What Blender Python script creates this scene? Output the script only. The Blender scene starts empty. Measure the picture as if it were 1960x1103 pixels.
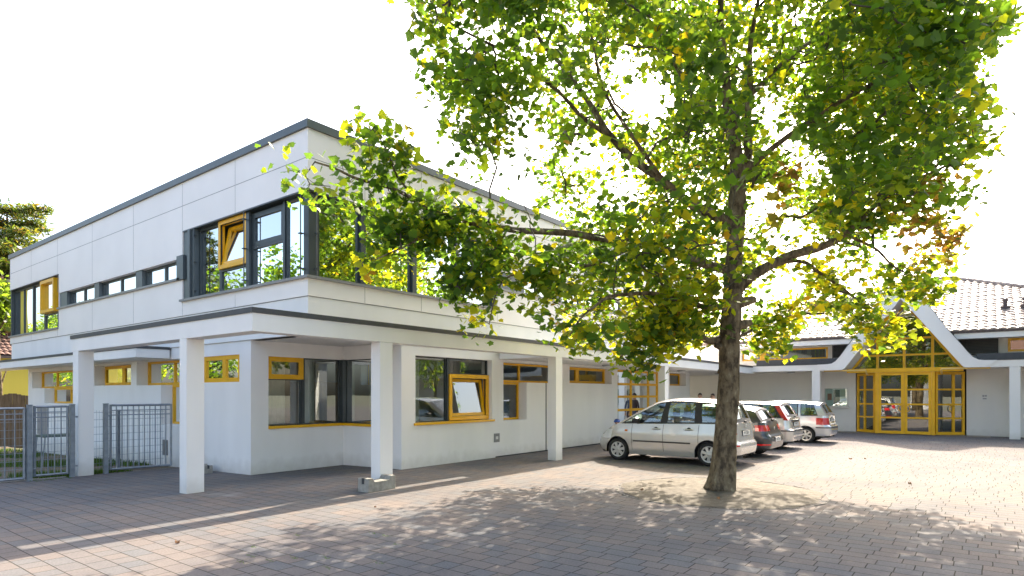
import bpy, bmesh, math, random
import numpy as np
from mathutils import Vector, Matrix, noise as mnoise

R = math.radians
scene = bpy.context.scene
col = scene.collection

# ------------------------------------------------------------------ camera, sky, sun, exposure
YAW = R(37.55)
cam_d = bpy.data.cameras.new("camera")
cam = bpy.data.objects.new("camera", cam_d); col.objects.link(cam)
cam.location = (0, 0, 1.75)
FW = Vector((math.cos(YAW), math.sin(YAW), 0))
cam.rotation_euler = (R(90), 0, math.atan2(FW.y, FW.x) - R(90))
cam_d.sensor_fit = 'HORIZONTAL'; cam_d.sensor_width = 36
cam_d.lens = 36 * 1184 / 1960
cam_d.shift_y = (754 - 551.5) / 1960
cam_d.clip_start = 0.1; cam_d.clip_end = 3000
scene.camera = cam

SUN = Vector((1.2, 0.25, 1.0)).normalized()
w = bpy.data.worlds.new("World"); scene.world = w; w.use_nodes = True
wn = w.node_tree.nodes; wl = w.node_tree.links
sky = wn.new("ShaderNodeTexSky"); sky.sky_type = 'NISHITA'; sky.sun_disc = False
sky.sun_elevation = math.asin(SUN.z); sky.sun_rotation = math.atan2(SUN.x, SUN.y)
sky.air_density = 1.0; sky.dust_density = 5.0; sky.ozone_density = 0.3
bg = wn["Background"]; bg.inputs["Strength"].default_value = 0.15
wl.new(sky.outputs[0], bg.inputs["Color"])
sl = bpy.data.lights.new("sun", 'SUN'); sl.energy = 3.3; sl.angle = R(0.55); sl.color = (1.0, 0.89, 0.74)
so = bpy.data.objects.new("sun", sl); col.objects.link(so)
so.rotation_euler = SUN.to_track_quat('Z', 'Y').to_euler()
scene.view_settings.view_transform = 'Standard'; scene.view_settings.look = 'None'
scene.view_settings.exposure = 2.0; scene.view_settings.gamma = 1.0
scene.cycles.max_bounces = 8; scene.cycles.transparent_max_bounces = 12
scene.cycles.sample_clamp_indirect = 6

# ------------------------------------------------------------------ materials
def newmat(name):
    m = bpy.data.materials.new(name); m.use_nodes = True
    return m, m.node_tree.nodes, m.node_tree.links, m.node_tree.nodes["Principled BSDF"]

def mat(name, c, rough=0.6, var=0.12, scale=6.0, bump=0.0, bscale=60.0, metal=0.0, coat=0.0, spec=0.5, c2=None):
    m, n, l, b = newmat(name)
    tc = n.new("ShaderNodeTexCoord")
    nz = n.new("ShaderNodeTexNoise"); nz.inputs["Scale"].default_value = scale; nz.inputs["Detail"].default_value = 6
    l.new(tc.outputs["Object"], nz.inputs["Vector"])
    rp = n.new("ShaderNodeValToRGB")
    a = [max(0, x * (1 - var)) for x in c]; d = [min(1, x * (1 + var)) for x in (c2 or c)]
    rp.color_ramp.elements[0].position = 0.3; rp.color_ramp.elements[1].position = 0.7
    rp.color_ramp.elements[0].color = (*a, 1); rp.color_ramp.elements[1].color = (*d, 1)
    l.new(nz.outputs[0], rp.inputs[0]); l.new(rp.outputs[0], b.inputs["Base Color"])
    b.inputs["Roughness"].default_value = rough; b.inputs["Metallic"].default_value = metal
    b.inputs["Coat Weight"].default_value = coat; b.inputs["Specular IOR Level"].default_value = spec
    if bump:
        nb = n.new("ShaderNodeTexNoise"); nb.inputs["Scale"].default_value = bscale; nb.inputs["Detail"].default_value = 4
        l.new(tc.outputs["Object"], nb.inputs["Vector"])
        bp = n.new("ShaderNodeBump"); bp.inputs["Strength"].default_value = bump; bp.inputs["Distance"].default_value = 0.02
        l.new(nb.outputs[0], bp.inputs["Height"]); l.new(bp.outputs[0], b.inputs["Normal"])
    return m

def glass(name, refl, tint=(0.8, 0.88, 0.86), rough=0.0):
    m, n, l, b = newmat(name); n.remove(b)
    out = n["Material Output"]
    tr = n.new("ShaderNodeBsdfTransparent"); tr.inputs[0].default_value = (*tint, 1)
    gl = n.new("ShaderNodeBsdfGlossy"); gl.inputs["Roughness"].default_value = rough
    gl.inputs["Color"].default_value = (0.93, 0.97, 0.98, 1)
    fr = n.new("ShaderNodeFresnel"); fr.inputs[0].default_value = 1.5
    ad = n.new("ShaderNodeMath"); ad.operation = 'ADD'; ad.use_clamp = True; ad.inputs[1].default_value = refl
    tc = n.new("ShaderNodeTexCoord"); nz = n.new("ShaderNodeTexNoise"); nz.inputs["Scale"].default_value = 0.7; nz.inputs["Detail"].default_value = 0
    l.new(tc.outputs["Object"], nz.inputs["Vector"])
    bp = n.new("ShaderNodeBump"); bp.inputs["Strength"].default_value = 0.05; bp.inputs["Distance"].default_value = 0.05
    l.new(nz.outputs[0], bp.inputs["Height"]); l.new(bp.outputs[0], gl.inputs["Normal"])
    l.new(fr.outputs[0], ad.inputs[0])
    mx = n.new("ShaderNodeMixShader"); l.new(ad.outputs[0], mx.inputs[0]); l.new(tr.outputs[0], mx.inputs[1]); l.new(gl.outputs[0], mx.inputs[2])
    l.new(mx.outputs[0], out.inputs[0])
    return m

def stucco(name, c, streak=0.06):
    m, n, l, b = newmat(name)
    tc = n.new("ShaderNodeTexCoord")
    mp = n.new("ShaderNodeMapping"); mp.inputs["Scale"].default_value = (1.0, 1.0, 0.25); l.new(tc.outputs["Object"], mp.inputs[0])
    nz = n.new("ShaderNodeTexNoise"); nz.inputs["Scale"].default_value = 1.6; nz.inputs["Detail"].default_value = 8; l.new(mp.outputs[0], nz.inputs["Vector"])
    rp = n.new("ShaderNodeValToRGB"); rp.color_ramp.elements[0].position = 0.35; rp.color_ramp.elements[1].position = 0.7
    rp.color_ramp.elements[0].color = (*[x * (1 - streak) for x in c], 1); rp.color_ramp.elements[1].color = (*c, 1)
    l.new(nz.outputs[0], rp.inputs[0])
    # splash dirt just above the ground
    sx = n.new("ShaderNodeSeparateXYZ"); ge = n.new("ShaderNodeNewGeometry"); l.new(ge.outputs["Position"], sx.inputs[0])
    n2 = n.new("ShaderNodeTexNoise"); n2.inputs["Scale"].default_value = 5; n2.inputs["Detail"].default_value = 5; l.new(ge.outputs["Position"], n2.inputs["Vector"])
    ma = n.new("ShaderNodeMath"); ma.operation = 'MULTIPLY_ADD'; ma.inputs[1].default_value = -0.35; l.new(n2.outputs[0], ma.inputs[0]); l.new(sx.outputs["Z"], ma.inputs[2])
    mr = n.new("ShaderNodeMapRange"); mr.inputs[1].default_value = -0.25; mr.inputs[2].default_value = 0.12; mr.inputs[3].default_value = 0.5; mr.inputs[4].default_value = 0; l.new(ma.outputs[0], mr.inputs[0])
    mx = n.new("ShaderNodeMixRGB"); mx.inputs[2].default_value = (0.42, 0.39, 0.33, 1); l.new(mr.outputs[0], mx.inputs[0]); l.new(rp.outputs[0], mx.inputs[1])
    l.new(mx.outputs[0], b.inputs["Base Color"]); b.inputs["Roughness"].default_value = 0.85; b.inputs["Specular IOR Level"].default_value = 0.25
    nb = n.new("ShaderNodeTexNoise"); nb.inputs["Scale"].default_value = 120; l.new(tc.outputs["Object"], nb.inputs["Vector"])
    bp = n.new("ShaderNodeBump"); bp.inputs["Strength"].default_value = 0.12; bp.inputs["Distance"].default_value = 0.01
    l.new(nb.outputs[0], bp.inputs["Height"]); l.new(bp.outputs[0], b.inputs["Normal"])
    return m

def paving_mat():
    m, n, l, b = newmat("paving blocks")
    ge = n.new("ShaderNodeNewGeometry")
    mp = n.new("ShaderNodeMapping"); mp.inputs["Rotation"].default_value = (0, 0, R(90)); l.new(ge.outputs["Position"], mp.inputs[0])
    wz = n.new("ShaderNodeTexNoise"); wz.inputs["Scale"].default_value = 1.3; l.new(ge.outputs["Position"], wz.inputs["Vector"])
    wv = n.new("ShaderNodeVectorMath"); wv.operation = 'SCALE'; wv.inputs[3].default_value = 0.03; l.new(wz.outputs["Color"], wv.inputs[0])
    va = n.new("ShaderNodeVectorMath"); va.operation = 'ADD'; l.new(mp.outputs[0], va.inputs[0]); l.new(wv.outputs[0], va.inputs[1])
    # every course starts at its own random point, so that joints never line up
    sp = n.new("ShaderNodeSeparateXYZ"); l.new(va.outputs[0], sp.inputs[0])
    dv = n.new("ShaderNodeMath"); dv.operation = 'DIVIDE'; dv.inputs[1].default_value = 0.215; l.new(sp.outputs["Y"], dv.inputs[0])
    fl = n.new("ShaderNodeMath"); fl.operation = 'FLOOR'; l.new(dv.outputs[0], fl.inputs[0])
    wn_ = n.new("ShaderNodeTexWhiteNoise"); wn_.noise_dimensions = '1D'; l.new(fl.outputs[0], wn_.inputs["W"])
    ma_ = n.new("ShaderNodeMath"); ma_.operation = 'MULTIPLY_ADD'; ma_.inputs[1].default_value = 3.7; l.new(wn_.outputs["Value"], ma_.inputs[0]); l.new(sp.outputs["X"], ma_.inputs[2])
    cb_ = n.new("ShaderNodeCombineXYZ"); l.new(ma_.outputs[0], cb_.inputs["X"]); l.new(sp.outputs["Y"], cb_.inputs["Y"])
    def brick(sq, sf, c1, c2):
        k = n.new("ShaderNodeTexBrick"); k.offset = 0.0; k.squash = sq; k.squash_frequency = sf; k.offset_frequency = 2
        k.inputs["Scale"].default_value = 1.0; k.inputs["Brick Width"].default_value = 0.33; k.inputs["Row Height"].default_value = 0.215
        k.inputs["Mortar Size"].default_value = 0.006; k.inputs["Mortar Smooth"].default_value = 0.25; k.inputs["Bias"].default_value = 0.0
        k.inputs["Color1"].default_value = c1; k.inputs["Color2"].default_value = c2; k.inputs["Mortar"].default_value = (0.05, 0.046, 0.04, 1)
        l.new(cb_.outputs[0], k.inputs["Vector"]); return k
    k = brick(0.72, 3, (0.196, 0.168, 0.152, 1), (0.155, 0.155, 0.158, 1))
    # blotches, soiling and a faint sandy bloom
    nz = n.new("ShaderNodeTexNoise"); nz.inputs["Scale"].default_value = 0.55; nz.inputs["Detail"].default_value = 9; nz.inputs["Roughness"].default_value = 0.65; l.new(ge.outputs["Position"], nz.inputs["Vector"])
    r1 = n.new("ShaderNodeValToRGB"); r1.color_ramp.elements[0].position = 0.3; r1.color_ramp.elements[1].position = 0.72
    r1.color_ramp.elements[0].color = (0.76, 0.77, 0.8, 1); r1.color_ramp.elements[1].color = (1.22, 1.16, 1.08, 1); l.new(nz.outputs[0], r1.inputs[0])
    mu = n.new("ShaderNodeMixRGB"); mu.blend_type = 'MULTIPLY'; mu.inputs[0].default_value = 1; l.new(k.outputs["Color"], mu.inputs[1]); l.new(r1.outputs[0], mu.inputs[2])
    n2 = n.new("ShaderNodeTexNoise"); n2.inputs["Scale"].default_value = 45; n2.inputs["Detail"].default_value = 6; l.new(ge.outputs["Position"], n2.inputs["Vector"])
    r2 = n.new("ShaderNodeValToRGB"); r2.color_ramp.elements[0].position = 0.25; r2.color_ramp.elements[1].position = 0.75
    r2.color_ramp.elements[0].color = (0.8, 0.8, 0.8, 1); r2.color_ramp.elements[1].color = (1.15, 1.15, 1.15, 1); l.new(n2.outputs[0], r2.inputs[0])
    m2 = n.new("ShaderNodeMixRGB"); m2.blend_type = 'MULTIPLY'; m2.inputs[0].default_value = 1; l.new(mu.outputs[0], m2.inputs[1]); l.new(r2.outputs[0], m2.inputs[2])
    # pale lime spots
    n3 = n.new("ShaderNodeTexNoise"); n3.inputs["Scale"].default_value = 0.8; n3.inputs["Detail"].default_value = 5; l.new(va.outputs[0], n3.inputs["Vector"])
    r3 = n.new("ShaderNodeValToRGB"); r3.color_ramp.elements[0].position = 0.66; r3.color_ramp.elements[1].position = 0.78; r3.color_ramp.elements[0].color = (0, 0, 0, 1); r3.color_ramp.elements[1].color = (0.4, 0.4, 0.4, 1); l.new(n3.outputs[0], r3.inputs[0])
    m3 = n.new("ShaderNodeMixRGB"); m3.inputs[2].default_value = (0.36, 0.34, 0.32, 1); l.new(r3.outputs[0], m3.inputs[0]); l.new(m2.outputs[0], m3.inputs[1])
    l.new(m3.outputs[0], b.inputs["Base Color"]); b.inputs["Roughness"].default_value = 0.92; b.inputs["Specular IOR Level"].default_value = 0.12
    inv = n.new("ShaderNodeMath"); inv.operation = 'SUBTRACT'; inv.inputs[0].default_value = 1; l.new(k.outputs["Fac"], inv.inputs[1])
    sc = n.new("ShaderNodeMath"); sc.operation = 'MULTIPLY_ADD'; sc.inputs[1].default_value = 0.25; l.new(n2.outputs[0], sc.inputs[0]); l.new(inv.outputs[0], sc.inputs[2])
    bp = n.new("ShaderNodeBump"); bp.inputs["Strength"].default_value = 0.6; bp.inputs["Distance"].default_value = 0.012
    l.new(sc.outputs[0], bp.inputs["Height"]); l.new(bp.outputs[0], b.inputs["Normal"])
    return m

def ramp_noise_mat(name, stops, scale, stretch=(1, 1, 1), rough=0.85, bump=0.4, dist=0.03, coords="Object", detail=8, bscale=None):
    m, n, l, b = newmat(name)
    if coords == "Object":
        tc = n.new("ShaderNodeTexCoord"); src = tc.outputs["Object"]
    else:
        tc = n.new("ShaderNodeNewGeometry"); src = tc.outputs["Position"]
    mp = n.new("ShaderNodeMapping"); mp.inputs["Scale"].default_value = stretch; l.new(src, mp.inputs[0])
    nz = n.new("ShaderNodeTexNoise"); nz.inputs["Scale"].default_value = scale; nz.inputs["Detail"].default_value = detail; nz.inputs["Roughness"].default_value = 0.62
    l.new(mp.outputs[0], nz.inputs["Vector"])
    rp = n.new("ShaderNodeValToRGB"); e = rp.color_ramp.elements
    e[0].position, e[0].color = stops[0][0], (*stops[0][1], 1); e[1].position, e[1].color = stops[-1][0], (*stops[-1][1], 1)
    for p, c in stops[1:-1]:
        x = e.new(p); x.color = (*c, 1)
    l.new(nz.outputs[0], rp.inputs[0]); l.new(rp.outputs[0], b.inputs["Base Color"]); b.inputs["Roughness"].default_value = rough
    b.inputs["Specular IOR Level"].default_value = 0.3
    nb = nz
    if bscale:
        nb = n.new("ShaderNodeTexNoise"); nb.inputs["Scale"].default_value = bscale; nb.inputs["Detail"].default_value = 6; l.new(mp.outputs[0], nb.inputs["Vector"])
    bp = n.new("ShaderNodeBump"); bp.inputs["Strength"].default_value = bump; bp.inputs["Distance"].default_value = dist
    l.new(nb.outputs[0], bp.inputs["Height"]); l.new(bp.outputs[0], b.inputs["Normal"])
    return m

def leaf_mat(name, trans=0.5, gain=2.6):
    m, n, l, b = newmat(name)
    at = n.new("ShaderNodeAttribute"); at.attribute_name = "leaf_tint"
    b.inputs["Roughness"].default_value = 0.45; b.inputs["Specular IOR Level"].default_value = 0.35
    l.new(at.outputs["Color"], b.inputs["Base Color"])
    tl = n.new("ShaderNodeBsdfTranslucent")
    mg = n.new("ShaderNodeMixRGB"); mg.blend_type = 'MULTIPLY'; mg.inputs[0].default_value = 1; mg.inputs[2].default_value = (gain * 1.15, gain, gain * 0.28, 1)
    l.new(at.outputs["Color"], mg.inputs[1]); l.new(mg.outputs[0], tl.inputs[0])
    mx = n.new("ShaderNodeMixShader"); mx.inputs[0].default_value = trans
    l.new(b.outputs[0], mx.inputs[1]); l.new(tl.outputs[0], mx.inputs[2]); l.new(mx.outputs[0], n["Material Output"].inputs[0])
    return m

M = {}
M['stucco'] = stucco("white stucco", (0.85, 0.835, 0.81))
M['stucco_grey'] = stucco("grey white stucco", (0.72, 0.695, 0.65))
M['panel'] = mat("pale facade panel", (0.84, 0.80, 0.77), 0.45, 0.035, 0.8, spec=0.4)
M['joint'] = mat("panel joint", (0.2, 0.2, 0.2), 0.7, 0.05)
M['anthra'] = mat("anthracite metal", (0.040, 0.052, 0.056), 0.4, 0.12, 3, metal=0.0)
M['coping'] = mat("grey sheet metal coping", (0.085, 0.105, 0.112), 0.4, 0.15, 2)
M['sillgrey'] = mat("grey metal sill", (0.22, 0.22, 0.22), 0.4, 0.1, 2)
M['yellow'] = mat("yellow lacquered frame", (0.78, 0.41, 0.005), 0.38, 0.08, 3)
M['yellow_pale'] = mat("pale yellow rod", (0.78, 0.55, 0.18), 0.45, 0.08, 3)
M['glass_up'] = glass("upper window glass", 0.58, (0.6, 0.68, 0.66))
M['glass_low'] = glass("ground floor glass", 0.16, (0.78, 0.86, 0.82))
M['glass_door'] = glass("entrance glass", 0.2, (0.6, 0.66, 0.62))
M['glass_car'] = glass("car window glass", 0.12, (0.62, 0.76, 0.72))
M['interior'] = mat("interior wall paint", (0.42, 0.40, 0.36), 0.8, 0.08, 1)
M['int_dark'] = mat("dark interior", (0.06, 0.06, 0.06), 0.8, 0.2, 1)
M['int_floor'] = mat("interior linoleum", (0.25, 0.2, 0.15), 0.5, 0.1, 1)
M['wood'] = mat("light wood cupboard", (0.42, 0.28, 0.13), 0.5, 0.2, 3)
M['curtain'] = mat("light curtain", (0.66, 0.66, 0.6), 0.9, 0.1, 4)
M['paving'] = paving_mat()
M['sand'] = ramp_noise_mat("sandy gravel", [(0.3, (0.075, 0.062, 0.044)), (0.55, (0.125, 0.106, 0.078)), (0.75, (0.20, 0.172, 0.13))], 9, bump=0.8, dist=0.02, bscale=70)
M['earth'] = ramp_noise_mat("bare earth", [(0.35, (0.10, 0.075, 0.05)), (0.5, (0.17, 0.13, 0.09)), (0.7, (0.09, 0.12, 0.035))], 1.1, bump=0.6, dist=0.04, coords="Position", bscale=30)
M['ground'] = ramp_noise_mat("far ground", [(0.35, (0.10, 0.11, 0.06)), (0.65, (0.2, 0.18, 0.13))], 0.1, bump=0.2, coords="Position")
M['concrete'] = ramp_noise_mat("weathered concrete", [(0.3, (0.2, 0.185, 0.16)), (0.7, (0.40, 0.38, 0.33))], 7, bump=0.5, dist=0.01, bscale=60)
M['edging'] = ramp_noise_mat("dark edging stone", [(0.3, (0.07, 0.065, 0.058)), (0.7, (0.16, 0.15, 0.13))], 9, bump=0.4, dist=0.01)
M['bark'] = ramp_noise_mat("flaking plane bark", [(0.34, (0.045, 0.032, 0.018)), (0.43, (0.08, 0.058, 0.034)), (0.5, (0.145, 0.108, 0.062)), (0.6, (0.19, 0.147, 0.086)), (0.7, (0.32, 0.26, 0.155))], 9.5, (1, 1, 0.5), bump=1.0, dist=0.04, bscale=15)
M['twig'] = mat("twig bark", (0.085, 0.07, 0.05), 0.8, 0.3, 5)
M['leaf'] = leaf_mat("plane leaf", 0.57, 5.0)
M['needle'] = leaf_mat("conifer needles", 0.4, 2.6)
M['grass'] = leaf_mat("grass blade", 0.4, 2.0)
M['galv'] = mat("galvanised steel", (0.24, 0.27, 0.30), 0.45, 0.18, 8, metal=0.3)
M['tile'] = ramp_noise_mat("faded clay tile", [(0.3, (0.22, 0.165, 0.135)), (0.5, (0.31, 0.245, 0.205)), (0.7, (0.43, 0.36, 0.31))], 2.6, rough=0.42, bump=0.15, dist=0.01)
M['tile_dark'] = mat("tile edge", (0.10, 0.075, 0.07), 0.7, 0.3, 8)
M['redtile'] = mat("red roof tile", (0.17, 0.095, 0.075), 0.7, 0.25, 6)
M['louver'] = mat("dark louvre", (0.035, 0.038, 0.042), 0.5, 0.1)
M['board'] = mat("dark parapet board", (0.06, 0.062, 0.068), 0.55, 0.12)
M['yellow_wall'] = stucco("yellow house render", (0.62, 0.52, 0.10))
M['brick'] = mat("brown chimney brick", (0.17, 0.085, 0.06), 0.8, 0.25, 9)
M['timber'] = ramp_noise_mat("grey brown fence timber", [(0.3, (0.09, 0.07, 0.052)), (0.7, (0.19, 0.155, 0.12))], 6, (3, 3, 0.4), bump=0.3)
M['silver'] = mat("silver car paint", (0.60, 0.58, 0.55), 0.24, 0.03, 3, metal=0.5, coat=1.0)
M['silver_blue'] = mat("cool silver car paint", (0.58, 0.60, 0.62), 0.24, 0.03, 3, metal=0.5, coat=1.0)
M['charcoal'] = mat("dark grey car paint", (0.035, 0.038, 0.045), 0.28, 0.1, 3, metal=0.3, coat=0.8)
M['trim'] = mat("black plastic trim", (0.022, 0.022, 0.024), 0.55, 0.15, 8)
M['tyre'] = mat("tyre rubber", (0.02, 0.02, 0.02), 0.8, 0.2, 12)
M['rim'] = mat("silver wheel cover", (0.55, 0.54, 0.51), 0.35, 0.06, 5, metal=0.4)
M['redlens'] = mat("red tail light lens", (0.50, 0.012, 0.015), 0.2, 0.1, 12, coat=0.6)
M['orange'] = mat("orange indicator lens", (0.6, 0.14, 0.02), 0.25, 0.1, 12)
M['clear'] = mat("clear lamp lens", (0.62, 0.64, 0.66), 0.15, 0.1, 12, coat=0.6)
M['plate'] = mat("number plate white", (0.72, 0.72, 0.70), 0.4, 0.03)
M['ink'] = mat("black lettering", (0.02, 0.02, 0.02), 0.5, 0.05)
M['seat'] = mat("dark car upholstery", (0.06, 0.07, 0.09), 0.8, 0.2, 6)
M['skin'] = mat("skin", (0.52, 0.31, 0.22), 0.55, 0.06, 8)
M['hair'] = mat("dark brown hair", (0.045, 0.028, 0.02), 0.6, 0.2, 20)
M['helmet'] = mat("blue helmet shell", (0.03, 0.09, 0.38), 0.3, 0.08, 6)
M['green_cloth'] = mat("green shirt cloth", (0.10, 0.22, 0.04), 0.85, 0.12, 8)
M['blue_cloth'] = mat("blue denim", (0.07, 0.09, 0.16), 0.85, 0.12, 8)
M['dark_cloth'] = mat("dark jacket cloth", (0.07, 0.05, 0.06), 0.85, 0.12, 8)
M['red'] = mat("red bicycle paint", (0.42, 0.03, 0.03), 0.35, 0.08, 6)
M['white_frame'] = mat("white lacquer", (0.78, 0.76, 0.72), 0.4, 0.04, 3)
M['alu'] = mat("aluminium", (0.5, 0.5, 0.48), 0.4, 0.08, 5, metal=0.5)
M['paper'] = mat("white paper", (0.68, 0.67, 0.64), 0.8, 0.04, 5)
M['paper_cream'] = mat("cream paper", (0.62, 0.58, 0.45), 0.8, 0.05, 5)
M['paper_green'] = mat("dark green poster", (0.10, 0.13, 0.11), 0.7, 0.3, 8)
M['paper_red'] = mat("orange red poster print", (0.55, 0.14, 0.06), 0.7, 0.15, 8)
M['green_paint'] = mat("dark green paint", (0.035, 0.08, 0.055), 0.5, 0.15, 6)
M['deadleaf'] = mat("dry brown leaf", (0.22, 0.10, 0.035), 0.7, 0.3, 10)
M['lamp_grey'] = mat("lamp housing grey", (0.3, 0.3, 0.3), 0.4, 0.1, 5)
M['opal'] = mat("opal lamp glass", (0.7, 0.7, 0.68), 0.3, 0.04, 5)

# ------------------------------------------------------------------ object helpers
def base_of(o):
    v = Vector((0, 0, 0))
    while o is not None:
        v += o.location; o = o.parent
    return v

def tag(o, label=None, cat=None, group=None, kind=None):
    if label: o['label'] = label
    if cat: o['category'] = cat
    if group: o['group'] = group
    if kind: o['kind'] = kind
    return o

def thing(name, label, cat, loc=(0, 0, 0), rz=0, group=None):
    o = bpy.data.objects.new(name, None); col.objects.link(o)
    o.location = loc; o.rotation_euler = (0, 0, rz); o.empty_display_size = 0.2
    return tag(o, label, cat, group)

def copy_tree(o, parent=None):
    c = o.copy(); col.objects.link(c); c.parent = parent
    for ch in list(o.children): copy_tree(ch, c)
    return c

class MB:
    def __init__(s): s.v = []; s.f = []; s.mi = []; s.cur = 0
    def add(s, vs, fs):
        k = len(s.v); s.v += [tuple(p) for p in vs]
        for f in fs: s.f.append(tuple(i + k for i in f)); s.mi.append(s.cur)
    def quad(s, a, b, c, d): s.add([a, b, c, d], [(0, 1, 2, 3)])
    def box(s, x0, x1, y0, y1, z0, z1):
        if x0 > x1: x0, x1 = x1, x0
        if y0 > y1: y0, y1 = y1, y0
        if z0 > z1: z0, z1 = z1, z0
        s.add([(x0, y0, z0), (x1, y0, z0), (x1, y1, z0), (x0, y1, z0), (x0, y0, z1), (x1, y0, z1), (x1, y1, z1), (x0, y1, z1)],
              [(0, 3, 2, 1), (4, 5, 6, 7), (0, 1, 5, 4), (1, 2, 6, 5), (2, 3, 7, 6), (3, 0, 4, 7)])
    def abox(s, ax, pl, u0, u1, z0, z1, d0, d1):
        if ax == 0: s.box(pl + d0, pl + d1, u0, u1, z0, z1)
        else: s.box(u0, u1, pl + d0, pl + d1, z0, z1)
    def prism(s, pts, ax, a0, a1):
        """closed polygon pts (u,z) extruded along ax from a0 to a1"""
        n = len(pts)
        mk = (lambda a, p: (a, p[0], p[1])) if ax == 0 else (lambda a, p: (p[0], a, p[1])) if ax == 1 else (lambda a, p: (p[0], p[1], a))
        vs = [mk(a0, p) for p in pts] + [mk(a1, p) for p in pts]
        fs = [tuple(range(n - 1, -1, -1)), tuple(range(n, 2 * n))] + [(i, (i + 1) % n, n + (i + 1) % n, n + i) for i in range(n)]
        s.add(vs, fs)
    def tube(s, path, rad, sides=8, caps=True):
        path = [Vector(p) for p in path]; n = len(path)
        rr = rad if isinstance(rad, (list, tuple)) else [rad] * n
        up = Vector((0, 0, 1)); prev = None; rings = []
        for i, p in enumerate(path):
            t = (path[min(i + 1, n - 1)] - path[max(i - 1, 0)]).normalized()
            if prev is None:
                a = t.cross(up) if abs(t.z) < 0.95 else t.cross(Vector((1, 0, 0)))
            else:
                a = prev - t * prev.dot(t)
            a.normalize(); prev = a; b = t.cross(a)
            rings.append([p + (a * math.cos(2 * math.pi * j / sides) + b * math.sin(2 * math.pi * j / sides)) * rr[i] for j in range(sides)])
        vs = [q for r in rings for q in r]; fs = []
        for i in range(n - 1):
            for j in range(sides):
                fs.append((i * sides + j, i * sides + (j + 1) % sides, (i + 1) * sides + (j + 1) % sides, (i + 1) * sides + j))
        if caps:
            fs.append(tuple(range(sides - 1, -1, -1))); fs.append(tuple(range((n - 1) * sides, n * sides)))
        s.add(vs, fs)
    def lathe(s, prof, c, ax=2, sides=24):
        """profile [(r, h)] revolved about axis ax through c"""
        vs = []
        for r_, h in prof:
            for j in range(sides):
                t = 2 * math.pi * j / sides; x, y = r_ * math.cos(t), r_ * math.sin(t)
                q = (x, y, h) if ax == 2 else (x, h, y) if ax == 1 else (h, x, y)
                vs.append((c[0] + q[0], c[1] + q[1], c[2] + q[2]))
        fs = [(i * sides + j, i * sides + (j + 1) % sides, (i + 1) * sides + (j + 1) % sides, (i + 1) * sides + j) for i in range(len(prof) - 1) for j in range(sides)]
        s.add(vs, fs)
    def build(s, name, m, parent=None, smooth=None, merge=False, local=False, bevel=0):
        me = bpy.data.meshes.new(name)
        off = Vector((0, 0, 0)) if (parent is None or local) else base_of(parent)
        me.from_pydata([(a - off.x, b - off.y, c - off.z) for a, b, c in s.v], [], s.f)
        for mm in (m if isinstance(m, (list, tuple)) else [m]): me.materials.append(mm)
        if any(s.mi): me.polygons.foreach_set("material_index", s.mi)
        bm = bmesh.new(); bm.from_mesh(me)
        if merge: bmesh.ops.remove_doubles(bm, verts=bm.verts, dist=0.0004)
        bmesh.ops.recalc_face_normals(bm, faces=bm.faces)
        if bevel:
            ed = [e for e in bm.edges if len(e.link_faces) == 2 and e.calc_face_angle(0) > 0.6]
            bmesh.ops.bevel(bm, geom=ed, offset=bevel, segments=2, affect='EDGES', profile=0.6)
        bm.to_mesh(me); bm.free()
        if smooth is not None:
            me.polygons.foreach_set("use_smooth", [True] * len(me.polygons))
            if smooth < 180: me.set_sharp_from_angle(angle=R(smooth))
        o = bpy.data.objects.new(name, me); col.objects.link(o)
        if parent is not None: o.parent = parent
        return o

def wall(ax, front, th, u0, u1, z0, z1, holes, mb):
    us = sorted({u0, u1, *[h[0] for h in holes], *[h[1] for h in holes]}); zs = sorted({z0, z1, *[h[2] for h in holes], *[h[3] for h in holes]})
    us = [u for u in us if u0 - 1e-6 <= u <= u1 + 1e-6]; zs = [z for z in zs if z0 - 1e-6 <= z <= z1 + 1e-6]
    P = (lambda u, z, d: (front + d, u, z)) if ax == 0 else (lambda u, z, d: (u, front + d, z))
    sol = {}
    for i in range(len(us) - 1):
        for j in range(len(zs) - 1):
            cu, cz = (us[i] + us[i + 1]) / 2, (zs[j] + zs[j + 1]) / 2
            sol[i, j] = not any(h[0] < cu < h[1] and h[2] < cz < h[3] for h in holes)
    for (i, j), ok in sol.items():
        if not ok: continue
        a, b, c, d = us[i], us[i + 1], zs[j], zs[j + 1]
        mb.quad(P(a, c, 0), P(b, c, 0), P(b, d, 0), P(a, d, 0)); mb.quad(P(a, c, th), P(b, c, th), P(b, d, th), P(a, d, th))
        if not sol.get((i - 1, j)): mb.quad(P(a, c, 0), P(a, d, 0), P(a, d, th), P(a, c, th))
        if not sol.get((i + 1, j)): mb.quad(P(b, c, 0), P(b, d, 0), P(b, d, th), P(b, c, th))
        if not sol.get((i, j - 1)): mb.quad(P(a, c, 0), P(b, c, 0), P(b, c, th), P(a, c, th))
        if not sol.get((i, j + 1)): mb.quad(P(a, d, 0), P(b, d, 0), P(b, d, th), P(a, d, th))

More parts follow.
